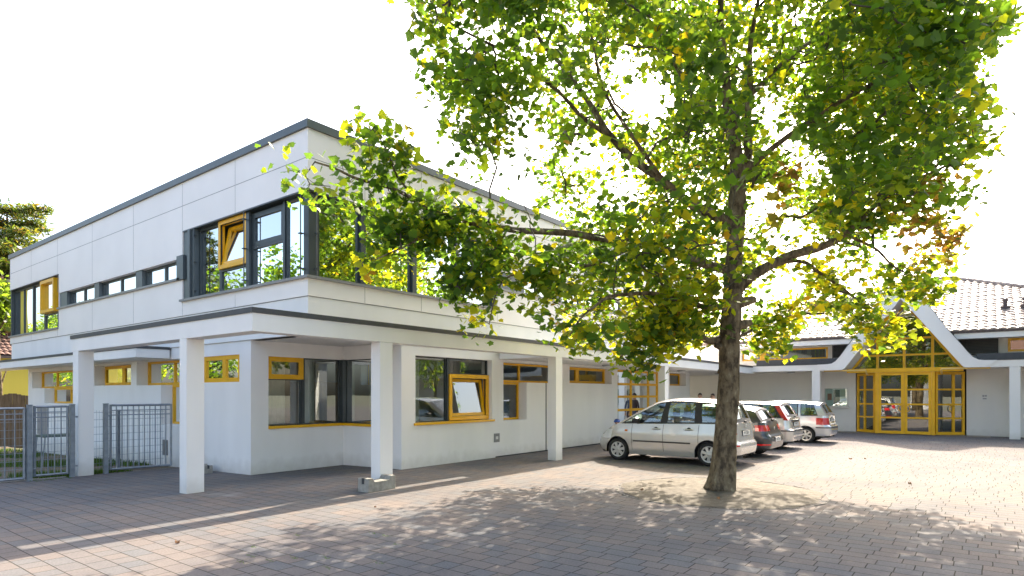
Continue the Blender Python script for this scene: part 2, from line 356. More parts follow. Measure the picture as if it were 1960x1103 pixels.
def frame_bars(mb, ax, pl, u0, u1, z0, z1, fw, d0, d1, bu=(), bz=(), bw=None):
    bw = bw or fw
    mb.abox(ax, pl, u0, u0 + fw, z0, z1, d0, d1); mb.abox(ax, pl, u1 - fw, u1, z0, z1, d0, d1)
    mb.abox(ax, pl, u0 + fw, u1 - fw, z0, z0 + fw, d0, d1); mb.abox(ax, pl, u0 + fw, u1 - fw, z1 - fw, z1, d0, d1)
    for u in bu: mb.abox(ax, pl, u - bw / 2, u + bw / 2, z0 + fw, z1 - fw, d0 + 0.003, d1 - 0.003)
    for z in bz: mb.abox(ax, pl, u0 + fw, u1 - fw, z - bw / 2, z + bw / 2, d0 + 0.006, d1 - 0.006)

def pane(ax, pl, u0, u1, z0, z1, d, m, parent, name='pane'):
    g = MB()
    P = (lambda u, z: (pl + d, u, z)) if ax == 0 else (lambda u, z: (u, pl + d, z))
    g.quad(P(u0, z0), P(u1, z0), P(u1, z1), P(u0, z1))
    return g.build(name, m, parent)

def window(parent, ax, pl, u0, u1, z0, z1, depth, fm, gm, fw=0.07, bu=(), bz=(), bw=None, sill=None, name='window'):
    mb = MB(); frame_bars(mb, ax, pl, u0, u1, z0, z1, fw, depth, depth + 0.07, bu, bz, bw)
    f = mb.build(name, fm, parent)
    pane(ax, pl, u0 + fw, u1 - fw, z0 + fw, z1 - fw, depth + 0.035, gm, f)
    if sill:
        s = MB(); s.abox(ax, pl, u0 - sill[1], u1 + sill[1], z0 - 0.05, z0 - 0.002, -sill[0], depth + 0.02); s.build('sill', sill[2], f)
    return f

def clampf(x, a, b): return max(a, min(b, x))
def gz(x, y):
    t = 1 - clampf((x - 11) / 8, 0, 1)
    return -0.022 * clampf(y - 11, 0, 20) * t

# ------------------------------------------------------------------ setting: ground, paving, lawn
def sheet(name, x0, x1, y0, y1, m, dz=0.0, nx=2, ny=2, flat=None):
    mb = MB()
    xs = [x0 + (x1 - x0) * i / nx for i in range(nx + 1)]; ys = [y0 + (y1 - y0) * j / ny for j in range(ny + 1)]
    vs = [(x, y, (gz(x, y) if flat is None else flat) + dz) for y in ys for x in xs]
    fs = [(j * (nx + 1) + i, j * (nx + 1) + i + 1, (j + 1) * (nx + 1) + i + 1, (j + 1) * (nx + 1) + i) for j in range(ny) for i in range(nx)]
    mb.add(vs, fs); o = mb.build(name, m, smooth=180); tag(o, kind='structure'); return o

sheet('ground', -900, 900, -900, 900, M['ground'], flat=-0.75)
# paving of the whole yard (one mesh, with the part through the passage)
mb = MB()
def grid(mb, x0, x1, y0, y1, st, f):
    nx, ny = max(1, int((x1 - x0) / st)), max(1, int((y1 - y0) / st))
    vs = [(x0 + (x1 - x0) * i / nx, y0 + (y1 - y0) * j / ny) for j in range(ny + 1) for i in range(nx + 1)]
    mb.add([(x, y, f(x, y)) for x, y in vs], [(j * (nx + 1) + i, j * (nx + 1) + i + 1, (j + 1) * (nx + 1) + i + 1, (j + 1) * (nx + 1) + i) for j in range(ny) for i in range(nx)])
grid(mb, -40, 60, -45, 11, 4, gz); grid(mb, -40, 60, 11, 16.35, 0.9, gz); grid(mb, 26, 60, 16.35, 60, 5, gz)
tag(mb.build('paving', M['paving'], smooth=180), kind='structure')
# dead leaves and grit scattered thinly
sheet('lawn', -40, 7.6, 16.42, 60, M['earth'], dz=-0.004, nx=16, ny=20)
mb = MB(); mb.box(-40, 4.9, 16.35, 16.42, -0.4, -0.10); tag(mb.build('kerb', M['concrete']), kind='structure')
# sandy round bed at the foot of the plane tree
mb = MB(); vs = [(11.05, 3.85, 0.035)]; NR = 64
for k, rr in enumerate((0.6, 1.2, 1.6, 1.72)):
    for j in range(NR):
        t = 2 * math.pi * j / NR; q = rr * (1 + 0.03 * math.sin(5 * t) + 0.02 * math.sin(11 * t + 1))
        vs.append((11.05 + q * math.cos(t), 3.85 + q * math.sin(t), (0.03, 0.022, 0.012, 0.004)[k] + 0.006 * math.sin(7 * t + k)))
fs = [(0, 1 + j, 1 + (j + 1) % NR) for j in range(NR)]
for k in range(3): fs += [(1 + k * NR + j, 1 + (k + 1) * NR + j, 1 + (k + 1) * NR + (j + 1) % NR, 1 + k * NR + (j + 1) % NR) for j in range(NR)]
mb.add(vs, fs); tag(mb.build('sand_bed', M['sand'], smooth=180), kind='structure')
mb = MB()
for j in range(44):
    t0, t1 = 2 * math.pi * j / 44 + 0.006, 2 * math.pi * (j + 1) / 44 - 0.006; hz = 0.006 + 0.003 * math.sin(j * 2.3)
    q = lambda r_, t: (11.05 + r_ * (1 + 0.012 * math.sin(3 * t)) * math.cos(t), 3.85 + r_ * (1 + 0.012 * math.sin(3 * t)) * math.sin(t))
    a, b_, c, d = q(1.755, t0), q(1.80, t0), q(1.80, t1), q(1.755, t1)
    mb.add([(*p, -0.05) for p in (a, b_, c, d)] + [(*p, hz) for p in (a, b_, c, d)], [(4, 5, 6, 7), (0, 1, 5, 4), (1, 2, 6, 5), (2, 3, 7, 6), (3, 0, 4, 7)])
tag(mb.build('bed_edging', M['edging']), kind='structure')

# ------------------------------------------------------------------ two storey building
XL, YR = 7.30, 10.72           # lower wall planes
XU, YU = 7.24, 10.66           # upper cladding planes
XE, XE2, YB = 27.4, 27.2, 28.39
bld = thing('two_storey_building', 'white flat roofed two storey school building with dark corner windows above the porch', 'building', (XL, YR, 0))
B = bld
mb = MB()
hL = [(13.35, 15.02, 2.02, 2.64), (15.9, 18.82, 1.98, 2.64), (15.9, 17.3, 0.95, 1.98), (19.2, 21.92, 2.0, 2.6), (23.2, 27.92, 1.95, 2.55), (23.2, 26.55, 1.42, 1.95)]
wall(0, XL, 0.36, 12.87, YB, -0.6, 2.935, hL, mb)
hN = [(7.72, 9.76, 1.02, 2.6)]
wall(1, 12.87, 0.3, XL + 0.36, 9.76, -0.1, 2.935, hN, mb)
wall(0, 9.76, 0.3, 11.02, 12.87, -0.1, 2.935, [(11.65, 12.87, 1.02, 2.6)], mb)
hR = [(10.2, 13.05, 1.05, 2.66), (13.55, 16.35, 2.08, 2.64), (13.55, 14.65, 1.0, 2.08), (17.0, 19.85, 2.1, 2.64), (20.27, 24.45, 0.02, 2.66), (24.95, 26.75, 2.1, 2.64)]
wall(1, YR, 0.36, 9.76, XE2, -0.1, 2.935, hR, mb)
mb.box(XE2 - 0.3, XE2, YR + 0.36, 24, -0.1, 2.935)
mb.build('lower_wall', M['stucco'], B)
mb = MB(); mb.box(XL + 0.06, 9.9, YR + 0.06, 13.1, 2.94, 3.0); mb.build('niche_soffit', M['stucco'], B)
# white band between canopy and cladding
mb = MB(); wall(0, XL - 0.04, 0.3, YR - 0.04, YB + 1.9, 2.94, 3.687, [], mb); wall(1, YR - 0.04, 0.3, XL + 0.26, 29.6, 2.94, 3.687, [], mb)
mb.box(27.1, 29.6, YR + 0.26, 14.5, 2.95, 3.68)
mb.build('stucco_band', M['stucco'], B)
# upper cladding
YB2 = 30.4
uL = [(10.6, 15.94, 4.1, 5.8), (15.94, 24.86, 4.66, 5.15), (24.9, 30.6, 4.0, 5.8)]
uR = [(7.0, 13.12, 4.1, 5.8), (13.12, 27.0, 4.66, 5.14)]
mb = MB()
wall(0, XU, 0.3, YU, YB2, 3.70, 7.02, uL, mb); wall(1, YU, 0.3, XU + 0.3, XE, 3.70, 7.02, [(XU + 0.3, 13.12, 4.1, 5.8), uR[1]], mb)
mb.box(XE - 0.3, XE, YU + 0.3, 22, 3.70, 7.02); mb.box(XU + 0.3, XE, YB2 - 0.3, YB2, 5.8, 7.02)
mb.build('facade_cladding', M['panel'], B)
def joint(ax, u0, u1, z0, z1):
    j = MB(); j.abox(ax, XU if ax == 0 else YU, u0, u1, z0, z1, -0.002, 0.004); j.build('panel_joint', M['joint'], B)
joint(0, YU, YB2, 6.436, 6.448); joint(1, XU, XE, 6.436, 6.448)
for y in (13.42, 15.95, 18.87, 21.9, 25.0, 27.8):
    if y < 15.9 or y > 25: joint(0, y, y + 0.008, 5.81, 6.43)
    else: joint(0, y, y + 0.008, 5.2, 6.43)
    joint(0, y, y + 0.008, 3.71, 3.98 if (y < 15.9 or y > 25) else 4.58); joint(0, y, y + 0.008, 6.45, 7.0)
for x in (8.65, 10.33, 13.2, 16.1, 19.0, 21.9, 24.8):
    joint(1, x, x + 0.008, 6.45, 7.0); joint(1, x, x + 0.008, 5.81 if x < 13.1 else 5.2, 6.43); joint(1, x, x + 0.008, 3.71, 4.04 if x < 13.1 else 4.58)
mb = MB(); mb.box(XU + 0.008, XU + 0.2, YU + 0.008, YB2 - 0.02, 3.688, 3.699); mb.box(XU + 0.2, XE - 0.02, YU + 0.008, YU + 0.2, 3.688, 3.699); mb.build('bottom_flashing', M['joint'], B)
mb = MB()
mb.box(XU - 0.05, XU + 0.4, YU - 0.05, YB2 + 0.05, 7.022, 7.18); mb.box(XU + 0.4, XE + 0.05, YU - 0.05, YU + 0.4, 7.022, 7.18); mb.box(XE - 0.35, XE + 0.05, YU + 0.4, 22, 7.022, 7.18)
mb.build('parapet_coping', M['coping'], B)
mb = MB(); mb.box(XU + 0.3, XE - 0.3, YU + 0.3, YB2 - 0.3, 6.6, 6.75); mb.build('flat_roof', M['coping'], B)
# interior: floors, ceilings, partitions seen through the glass
mb = MB(); mb.box(10.06, XE2 - 0.3, YR + 0.36, 28, -0.08, 0.015); mb.box(XL + 0.36, 10.06, 13.17, 28, -0.08, 0.015); mb.box(XU + 0.31, XE - 0.3, YU + 0.31, 30, 3.74, 3.8); mb.build('floor_slab', M['int_floor'], B)
mb = MB(); mb.box(XL + 0.4, XE2 - 0.3, YR + 0.4, 28, 3.02, 3.1); mb.box(XU + 0.31, XE - 0.3, YU + 0.31, 30, 5.9, 5.96); mb.build('ceiling', M['interior'], B)
mb = MB()
mb.box(9.8, 27, 16.6, 16.7, 0.02, 3.0); mb.box(12.2, 12.3, 17, 28, 0.02, 3.0); mb.box(13.25, 13.35, 11.1, 16.6, 0.02, 3.0); mb.box(20.0, 20.1, 11.1, 16.6, 0.02, 3)
mb.box(12.9, 13.0, 16.2, 30, 3.8, 5.9); mb.box(13, 27, 15.8, 15.9, 3.8, 5.9); mb.box(7.6, 12.9, 18.2, 18.3, 3.8, 5.9)
mb.build('interior_wall', M['interior'], B)
for bb in ((10.6, 11.9, 15.9, 16.5, 0.02, 2.1), (8.2, 8.9, 16.4, 17.2, 0.02, 1.3), (14.2, 15.6, 16.0, 16.5, 0.02, 1.9), (9.9, 11.0, 17.0, 18.0, 3.81, 5.2), (10.3, 12.4, 13.0, 13.6, 3.81, 4.6), (7.9, 8.5, 15.2, 16.1, 0.02, 1.9), (8.6, 9.5, 15.6, 16.2, 0.02, 0.8)):
    mb = MB(); mb.box(*bb); cb = mb.build('cupboard', M['wood'], B, bevel=0.01)
    mb = MB(); mb.box((bb[0] + bb[1]) / 2 - 0.006, (bb[0] + bb[1]) / 2 + 0.006, bb[2] - 0.003, bb[2] + 0.002, bb[4] + 0.08, bb[5] - 0.05); mb.build('door_line', M['ink'], cb)
for (x0, y0, x1, y1, z0, z1) in ((8.0, 13.5, 8.55, 13.5, 0.9, 2.6), (9.0, 13.6, 9.45, 13.6, 0.4, 2.6), (10.45, 11.4, 11.0, 11.4, 0.6, 2.6), (7.75, 15.0, 7.75, 15.25, 4.1, 5.8), (7.75, 11.2, 7.75, 11.6, 4.1, 5.8)):
    n = 14; vs = []; mb = MB()
    for k in range(n + 1):
        t = k / n; o = 0.04 * math.sin(k * 2.4)
        dx, dy = x1 - x0, y1 - y0; L = math.hypot(dx, dy)
        vs += [(x0 + dx * t - dy / L * o, y0 + dy * t + dx / L * o, z0), (x0 + dx * t - dy / L * o, y0 + dy * t + dx / L * o, z1)]
    mb.add(vs, [(2 * k, 2 * k + 2, 2 * k + 3, 2 * k + 1) for k in range(n)]); mb.build('curtain', M['curtain'], B, smooth=180)

# upper left corner window: left face glazing
A_, G_ = M['anthra'], M['glass_up']
def up_window(ax, u0, u1, z0, z1, **k): return window(B, ax, XU if ax == 0 else YU, u0, u1, z0, z1, 0.13, A_, G_, name='window', **k)
win = up_window(0, 14.33, 15.36, 4.1, 5.78, fw=0.05)
f = up_window(0, 13.08, 14.325, 4.1, 4.66, fw=0.045)
# yellow tilted window
mb = MB(); frame_bars(mb, 0, XU, 13.08, 14.325, 4.665, 5.78, 0.085, 0.07, 0.19); yf = mb.build('yellow_window', M['yellow'], B)
def tilted_sash(parent, ax, pl, u0, u1, z0, z1, d, ang, fw, fm, gm, side='bottom'):
    mb = MB(); frame_bars(mb, ax, pl, u0, u1, z0, z1, fw, d, d + 0.06)
    g = MB()
    P = (lambda u, z: (pl + d + 0.03, u, z)) if ax == 0 else (lambda u, z: (u, pl + d + 0.03, z))
    g.quad(P(u0 + fw, z0 + fw), P(u1 - fw, z0 + fw), P(u1 - fw, z1 - fw), P(u0 + fw, z1 - fw))
    for q in (mb, g):
        out = []
        for (x, y, z) in q.v:
            dd = (x if ax == 0 else y) - pl - d; h = z - z0; ca, sa = math.cos(ang), math.sin(ang)
            nd, nh = dd * ca + h * sa, h * ca - dd * sa
            out.append((pl + d + nd, y, z0 + nh) if ax == 0 else (x, pl + d + nd, z0 + nh))
        q.v = out
    gk = MB(); frame_bars(gk, ax, pl, u0 - 0.012, u1 + 0.012, z0 - 0.012, z1 + 0.012, 0.011, d - 0.012, d + 0.03); gk.build('gasket', M['trim'], parent)
    hd = MB(); um = (u0 + u1) / 2; hd.abox(ax, pl, um - 0.07, um + 0.07, z1 - fw * 0.6, z1 - fw * 0.35, d + 0.2, d + 0.22); hd.build('window_handle', M['alu'], parent)
    s = mb.build('sash', fm, parent); g.build('pane', gm, s) if parent.parent is None else g.build('pane', gm, parent)
    return s
tilted_sash(yf, 0, XU, 13.17, 14.235, 4.75, 5.69, 0.1, R(11), 0.08, M['yellow'], G_)
for q in ((12.945, 13.075, 4.1, 5.78, 0.06, 0.22), (11.62, 11.69, 4.1, 5.78, 0.1, 0.2)): mb = MB(); mb.abox(0, XU, *q); mb.build('mullion', A_, B)
w2 = up_window(0, 11.695, 12.94, 5.0, 5.74, fw=0.11)
up_window(0, 11.695, 12.94, 4.1, 4.995, fw=0.045)
up_window(0, 10.9, 11.615, 4.1, 5.78, fw=0.045)
mb = MB(); mb.box(XU + 0.06, XU + 0.25, YU + 0.06, YU + 0.23, 4.1, 5.79); mb.build('corner_post', A_, B)
mb = MB(); mb.abox(0, XU, 15.37, 15.93, 4.1, 5.79, 0.02, 0.24); mb.abox(0, XU, 15.5, 15.62, 4.1, 5.79, -0.04, 0.015); mb.abox(0, XU, 15.8, 16.15, 4.6, 5.2, -0.06, 0.012); mb.build('jamb_cover', M['coping'], B)
mb = MB(); mb.abox(0, XU, YU + 0.0, 15.94, 5.785, 5.815, -0.004, 0.28); mb.abox(1, YU, XU + 0.29, 13.12, 5.785, 5.815, -0.004, 0.28); mb.build('window_head', A_, B)
mb = MB(); mb.abox(0, XU, YU - 0.07, 16.0, 4.045, 4.098, -0.07, 0.14); mb.abox(1, YU, XU + 0.145, 13.2, 4.045, 4.098, -0.07, 0.14)
mb.abox(0, XU, 16.01, 24.9, 4.6, 4.655, -0.06, 0.14); mb.abox(1, YU, 13.21, 27.0, 4.6, 4.655, -0.06, 0.14); mb.abox(0, XU, 24.91, 30.45, 3.945, 3.998, -0.06, 0.14)
mb.build('window_sill', M['sillgrey'], B)
for (ax, u) in ((0, 13.0), (0, 10.86), (1, 7.42), (0, 15.3)):
    mb = MB(); x, y = (XU - 0.03, u) if ax == 0 else (u, YU - 0.03)
    mb.tube([(x, y, 4.1), (x, y, 5.78)], 0.012, 6)
    for z in (4.25, 4.95, 5.6): mb.box(x - 0.015, x + 0.07, y - 0.015, y + 0.07, z, z + 0.02)
    mb.build('guide_rod', A_, B)
# right face of the corner window
for (a, b_) in ((7.55, 8.6), (8.74, 10.12), (10.26, 11.62), (11.76, 13.0)): up_window(1, a, b_, 4.1, 5.78, fw=0.045)
for q in ((8.605, 8.735, 4.1, 5.78, 0.07, 0.22), (10.125, 10.255, 4.1, 5.78, 0.07, 0.22), (11.625, 11.755, 4.1, 5.78, 0.07, 0.22), (XU + 0.31, 7.545, 4.1, 5.78, 0.12, 0.22), (13.005, 13.115, 4.1, 5.78, -0.01, 0.22)):
    mb = MB(); mb.abox(1, YU, *q); mb.build('mullion', A_, B)
# ribbon windows with metal piers
def ribbon(ax, u0, u1, z0, z1, piers):
    for i, (a, b_) in enumerate(piers):
        m_ = MB(); m_.abox(ax, XU if ax == 0 else YU, a, b_, z0, z1, 0.03, 0.24); m_.build('window_pier', M['coping'], B)
    for (pa, pb), (qa, qb) in zip(piers[:-1], piers[1:]):
        up_window(ax, pb + 0.005, qa - 0.005, z0, z1, fw=0.06, bu=(pb + (qa - pb) * 0.48,), bw=0.1)
ribbon(0, 15.94, 24.86, 4.66, 5.15, [(15.95, 16.12), (18.4, 18.8), (21.45, 21.82), (24.2, 24.85)])
ribbon(1, 13.12, 27, 4.66, 5.14, [(13.2, 14.5), (16.05, 16.5), (19.0, 19.4), (21.9, 22.3), (24.8, 25.2), (26.8, 26.98)])
# far corner window
up_window(0, 28.1, 30.3, 4.0, 5.78, fw=0.05, bu=(29.2,)); up_window(0, 24.93, 25.33, 4.0, 5.78, fw=0.05)
up_window(0, 26.8, 28.05, 4.0, 5.78, fw=0.05); up_window(0, 25.38, 26.75, 4.0, 4.58, fw=0.05)
mb = MB(); frame_bars(mb, 0, XU, 25.36, 26.77, 4.6, 5.74, 0.11, -0.02, 0.17); fy = mb.build('yellow_window', M['yellow'], B)
pane(0, XU, 25.47, 26.66, 4.71, 5.63, 0.1, G_, fy)
mb = MB(); mb.abox(0, XU, 24.93, 30.3, 5.785, 5.81, 0.0, 0.2); mb.box(XU + 0.02, XU + 0.2, 30.305, 30.4, 4.0, 5.8); mb.build('window_head', A_, B)

# ground floor windows
Yw, GL = M['yellow'], M['glass_low']
f = window(B, 0, XL, 13.35, 15.02, 2.02, 2.64, 0.02, Yw, GL, fw=0.1, bu=(14.07,), bw=0.16)
window(B, 0, XL, 15.9, 18.82, 1.99, 2.64, 0.29, Yw, GL, fw=0.06, bu=(17.2,), bw=0.07)
window(B, 0, XL, 15.9, 17.3, 0.95, 1.985, 0.29, Yw, GL, fw=0.06)
window(B, 0, XL, 19.2, 21.92, 2.0, 2.6, 0.29, Yw, GL, fw=0.09, bu=(20.5,), bw=0.2)
window(B, 0, XL, 23.2, 27.92, 1.955, 2.55, 0.29, Yw, GL, fw=0.06, bu=(24.7, 26.3), bw=0.07)
window(B, 0, XL, 23.2, 26.55, 1.42, 1.95, 0.29, Yw, GL, fw=0.06, bu=(24.9,), bw=0.07)
# niche glazing round the inner corner
window(B, 1, 12.87, 7.72, 8.66, 2.09, 2.6, 0.05, Yw, GL, fw=0.11)
window(B, 1, 12.87, 7.72, 8.6, 1.03, 2.085, 0.05, A_, GL, fw=0.02)
window(B, 1, 12.87, 8.67, 9.7, 1.03, 2.6, 0.05, A_, GL, fw=0.02)
mb = MB(); mb.abox(1, 12.87, 8.605, 8.665, 1.03, 2.085, 0.03, 0.13); mb.build('mullion', A_, B)
window(B, 0, 9.76, 11.65, 12.8, 1.03, 2.6, 0.05, A_, GL, fw=0.02)
mb = MB(); mb.box(9.705, 9.83, 12.805, 12.92, 1.03, 2.6); mb.build('corner_post', A_, B)
mb = MB(); mb.box(7.72, 9.755, 12.83, 12.99, 0.955, 1.02); mb.box(9.72, 9.88, 11.65, 12.825, 0.955, 1.02); mb.build('window_sill', Yw, B)
# large window beside the niche with tilted yellow sash
window(B, 1, YR, 10.2, 11.42, 1.06, 2.66, 0.16, A_, GL, fw=0.025)
window(B, 1, YR, 11.48, 13.04, 2.26, 2.66, 0.16, A_, GL, fw=0.025)
mb = MB(); mb.abox(1, YR, 11.422, 11.478, 1.06, 2.66, 0.13, 0.25); mb.build('mullion', A_, B)
mb = MB(); frame_bars(mb, 1, YR, 11.482, 13.04, 1.07, 2.255, 0.1, 0.1, 0.22); f = mb.build('yellow_window', Yw, B)
s_ = tilted_sash(f, 1, YR, 11.59, 12.93, 1.18, 2.145, 0.15, R(8), 0.075, Yw, GL)
mb = MB(); mb.abox(1, YR, 10.15, 13.12, 1.0, 1.055, -0.05, 0.2); mb.build('window_sill', Yw, B)
window(B, 1, YR, 13.55, 16.35, 2.085, 2.64, 0.29, Yw, GL, fw=0.06, bu=(14.68,), bw=0.07)
window(B, 1, YR, 13.55, 14.65, 1.0, 2.08, 0.29, Yw, GL, fw=0.06)
window(B, 1, YR, 17.0, 19.85, 2.1, 2.64, 0.29, Yw, GL, fw=0.09, bu=(17.95,), bw=0.22)
window(B, 1, YR, 20.27, 24.45, 0.02, 2.66, 0.3, Yw, GL, fw=0.08, bu=(22.0, 23.55), bz=(1.13, 1.64, 2.12), bw=0.09, name='glazed_door')
window(B, 1, YR, 24.95, 26.75, 2.1, 2.64, 0.29, Yw, GL, fw=0.08)
mb = MB(); mb.abox(1, YR, 13.13, 13.36, 0.42, 0.66, -0.02, 0.01); mb.build('meter_box', M['sillgrey'], B)
mb = MB(); mb.abox(1, YR, 13.19, 13.29, 0.5, 0.58, -0.026, -0.021); mb.build('meter_box_badge', M['paper'], B)
mb = MB(); mb.abox(0, XL, 16.9, 17.15, 0.15, 0.55, -0.03, 0.01); mb.build('meter_box', M['sillgrey'], B)
mb = MB(); mb.abox(0, XL, 26.2, 27.3, 0.3, 1.25, -0.02, 0.01); mb.build('wall_panel', M['lamp_grey'], B)
mb = MB(); mb.abox(1, YR, 15.63, 15.68, 0.0, 2.08, -0.003, 0.01); mb.build('upright_strip', M['ink'], B)  # thin black upright strip on the wall face
mb = MB(); mb.abox(1, YR, 13.2, 20.2, 0.0, 0.03, -0.004, 0.01); mb.build('base_gap_shade', M['ink'], B)  # black strip painted for the dark of the shadow gap at the wall foot

# ------------------------------------------------------------------ porch: columns, beams, flat roof
por = thing('porch_canopy', 'white flat roofed porch on square columns with black edge, wrapped round the building corner', 'porch', (5.1, 8.95, 0))
ZT, ZB = 3.0, 2.72
mb = MB()
mb.box(5.1, 5.42, 9.27, 16.7, ZB, ZT); mb.box(5.1, 30.95, 8.95, 9.27, ZB, ZT)
mb.build('beam', M['stucco'], por)
mb = MB(); mb.box(5.08, 5.45, 8.93, 16.72, ZT + 0.002, ZT + 0.085); mb.box(5.45, 30.6, 8.93, 9.3, ZT + 0.002, ZT + 0.085); mb.build('edge_flashing', M['board'], por)
mb = MB(); mb.box(13.3, 30.95, 9.27, 10.66, 2.705, 2.98); mb.build('soffit_slab', M['stucco'], por)
mb = MB(); mb.box(27.2, 32.2, 10.7, 15.2, 2.71, 2.93); mb.build('passage_slab', M['stucco'], por)
def column(x, y, dx=0.31, dy=0.26, z0=0.0, par=por):
    m_ = MB(); m_.box(x, x + dx, y, y + dy, z0 - 0.05, ZB - 0.001); return m_.build('column', M['stucco'], par, bevel=0.012)
column(5.101, 16.28, 0.315, 0.33, -0.12); column(5.101, 11.1, 0.315, 0.26); column(7.62, 8.951); column(13.53, 8.951); column(20.43, 8.951); column(26.6, 8.951)
def ceiling_light(x, y, z, par):
    m_ = MB(); m_.lathe([(0.0, 0), (0.17, 0), (0.17, -0.03), (0.15, -0.045)], (x, y, z), sides=20); l_ = m_.build('ceiling_light', M['lamp_grey'], par, smooth=40)
    m_ = MB(); m_.lathe([(0.149, -0.045), (0.12, -0.085), (0.0, -0.1)], (x, y, z), sides=20); m_.build('lamp_glass', M['opal'], l_, smooth=180)
ceiling_light(18.0, 9.9, 2.704, por); ceiling_light(24.2, 9.9, 2.704, por); ceiling_light(28.6, 9.9, 2.704, por)
# second canopy along the left side
sc_ = thing('side_canopy', 'low white side canopy with black edge under the left upper windows', 'canopy', (6.46, 16.7, 0))
mb = MB(); mb.box(6.46, 7.255, 16.7, 36, 2.66, 2.88); mb.build('roof_slab', M['stucco'], sc_)
mb = MB(); mb.box(6.44, 7.255, 16.68, 36, 2.882, 2.95); mb.build('edge_flashing', M['board'], sc_)
mb = MB(); mb.box(6.5, 6.75, 34.5, 34.8, -0.6, 2.659); mb.build('column', M['stucco'], sc_)

# glazed passage screen behind
scn = thing('passage_screen', 'white framed glazed screen closing the passage between the two buildings', 'glass screen', (27.3, 15.4, 0))
mb = MB(); frame_bars(mb, 1, 15.4, 27.3, 32.1, 0.0, 2.5, 0.1, 0, 0.1, bu=(29.75,), bz=(1.95,), bw=0.16); mb.build('frame', M['white_frame'], scn)
mb = MB(); mb.abox(1, 15.4, 27.4, 29.67, 2.03, 2.4, 0.03, 0.06); mb.build('upper_panel', M['stucco_grey'], scn)
pane(1, 15.4, 27.4, 29.67, 0.1, 1.87, 0.05, GL, scn); pane(1, 15.4, 29.83, 32.0, 0.1, 2.4, 0.05, GL, scn)

# ------------------------------------------------------------------ entrance building
XW, XF = 32.2, 30.6; YC = 2.9
eb = thing('entrance_building', 'single storey entrance building with tiled hip roof and white gable over yellow doors', 'building', (XF, YC, 0))
mb = MB()
wall(0, XW, 0.3, -14, 16, -0.1, 2.86, [(0.7, 4.8, 0.0, 2.86)], mb)
mb.build('front_wall', M['stucco_grey'], eb)
for (a, b_, hs) in ((5.2, 12, [(5.95, 9.9, 3.4, 3.95)]), (-14, 0.6, [(-2.6, -0.65, 3.45, 4.0)])):
    mb = MB(); wall(0, XW - 0.1, 0.3, a, b_, 3.06, 4.2, hs, mb); mb.build('clerestory_wall', M['stucco_grey'], eb)
mb = MB(); mb.box(XF + 0.45, XW - 0.12, 5.4, 8.9, 3.07, 3.36); mb.box(XF + 0.45, XW - 0.12, -14, 0.35, 3.07, 3.36); mb.build('parapet_board', M['board'], eb)
def louvre(y0, y1):
    m_ = MB(); frame_bars(m_, 0, XW - 0.1, y0, y1, 3.37, 4.02, 0.04, -0.1, -0.01)
    for k in range(9):
        z = 3.43 + k * 0.062; m_.box(XW - 0.19, XW - 0.12, y0 + 0.04, y1 - 0.04, z, z + 0.02); m_.box(XW - 0.125, XW - 0.115, y0 + 0.04, y1 - 0.04, z + 0.02, z + 0.062)
    m_.build('louvre', M['louver'], eb)
louvre(4.95, 5.75); louvre(-0.35, 0.75)
window(eb, 0, XW - 0.1, 5.95, 9.9, 3.4, 3.95, 0.05, Yw, M['glass_door'], fw=0.08, bu=(8.9,), bw=0.3)
window(eb, 0, XW - 0.1, -2.6, -0.65, 3.45, 4.0, 0.05, Yw, M['glass_door'], fw=0.09)
# porch fascia, flat roof, columns
mb = MB()
mb.box(XF, XF + 0.35, 5.6, 8.949, 2.8, 3.06); mb.box(XF, XF + 0.35, -14, 0.2, 2.8, 3.06)
mb.build('fascia', M['stucco'], eb)
mb = MB(); mb.box(XF - 0.02, XF + 0.4, 5.75, 8.92, 3.062, 3.1); mb.box(XF - 0.02, XF + 0.4, -14, 0.05, 3.062, 3.1); mb.build('edge_flashing', M['board'], eb)
mb = MB(); mb.box(XF + 0.35, XW, 5.3, 10.69, 2.79, 3.0); mb.box(XF + 0.35, XW, -14, 0.5, 2.79, 3.0); mb.build('soffit_slab', M['stucco'], eb)
for y in (6.0, -1.0, -6.5):
    m_ = MB(); m_.box(XF + 0.01, XF + 0.32, y, y + 0.33, -0.02, 2.799); m_.build('column', M['stucco'], eb, bevel=0.012)
ceiling_light(31.4, 7.4, 2.789, eb); ceiling_light(31.4, -3.2, 2.789, eb)
# gable hood
outer = [(3.2, 3.065), (2.8, 3.075), (2.62, 3.10), (2.46, 3.2), (2.28, 3.41), (2.04, 3.77), (1.62, 4.36), (1.05, 5.3), (0.5, 6.2), (0.0, 6.22)]
inner = [(2.9, 2.80), (2.5, 2.802), (2.22, 2.805), (2.12, 2.85), (2.04, 2.95), (1.93, 3.10), (1.48, 3.72), (0.95, 4.45), (0.42, 5.18), (0.0, 5.74)]
mb = MB()
O = [(YC + s, z) for s, z in outer] + [(YC - s, z) for s, z in outer[-2::-1]]; I = [(YC + s, z) for s, z in inner] + [(YC - s, z) for s, z in inner[-2::-1]]
n = len(O); X0, X1 = XF - 0.04, 33.6
vs = [(X0, *p) for p in O] + [(X0, *p) for p in I] + [(X1, *p) for p in O] + [(X1, *p) for p in I]; fs = []
for i in range(n - 1):
    fs += [(i, i + 1, n + i + 1, n + i), (2 * n + i, 2 * n + i + 1, 3 * n + i + 1, 3 * n + i), (i, i + 1, 2 * n + i + 1, 2 * n + i), (n + i, n + i + 1, 3 * n + i + 1, 3 * n + i)]
fs += [(0, n, 3 * n, 2 * n), (n - 1, 2 * n - 1, 4 * n - 1, 3 * n - 1)]
mb.add(vs, fs); mb.build('gable_hood', M['stucco'], eb, smooth=25)
mb = MB()
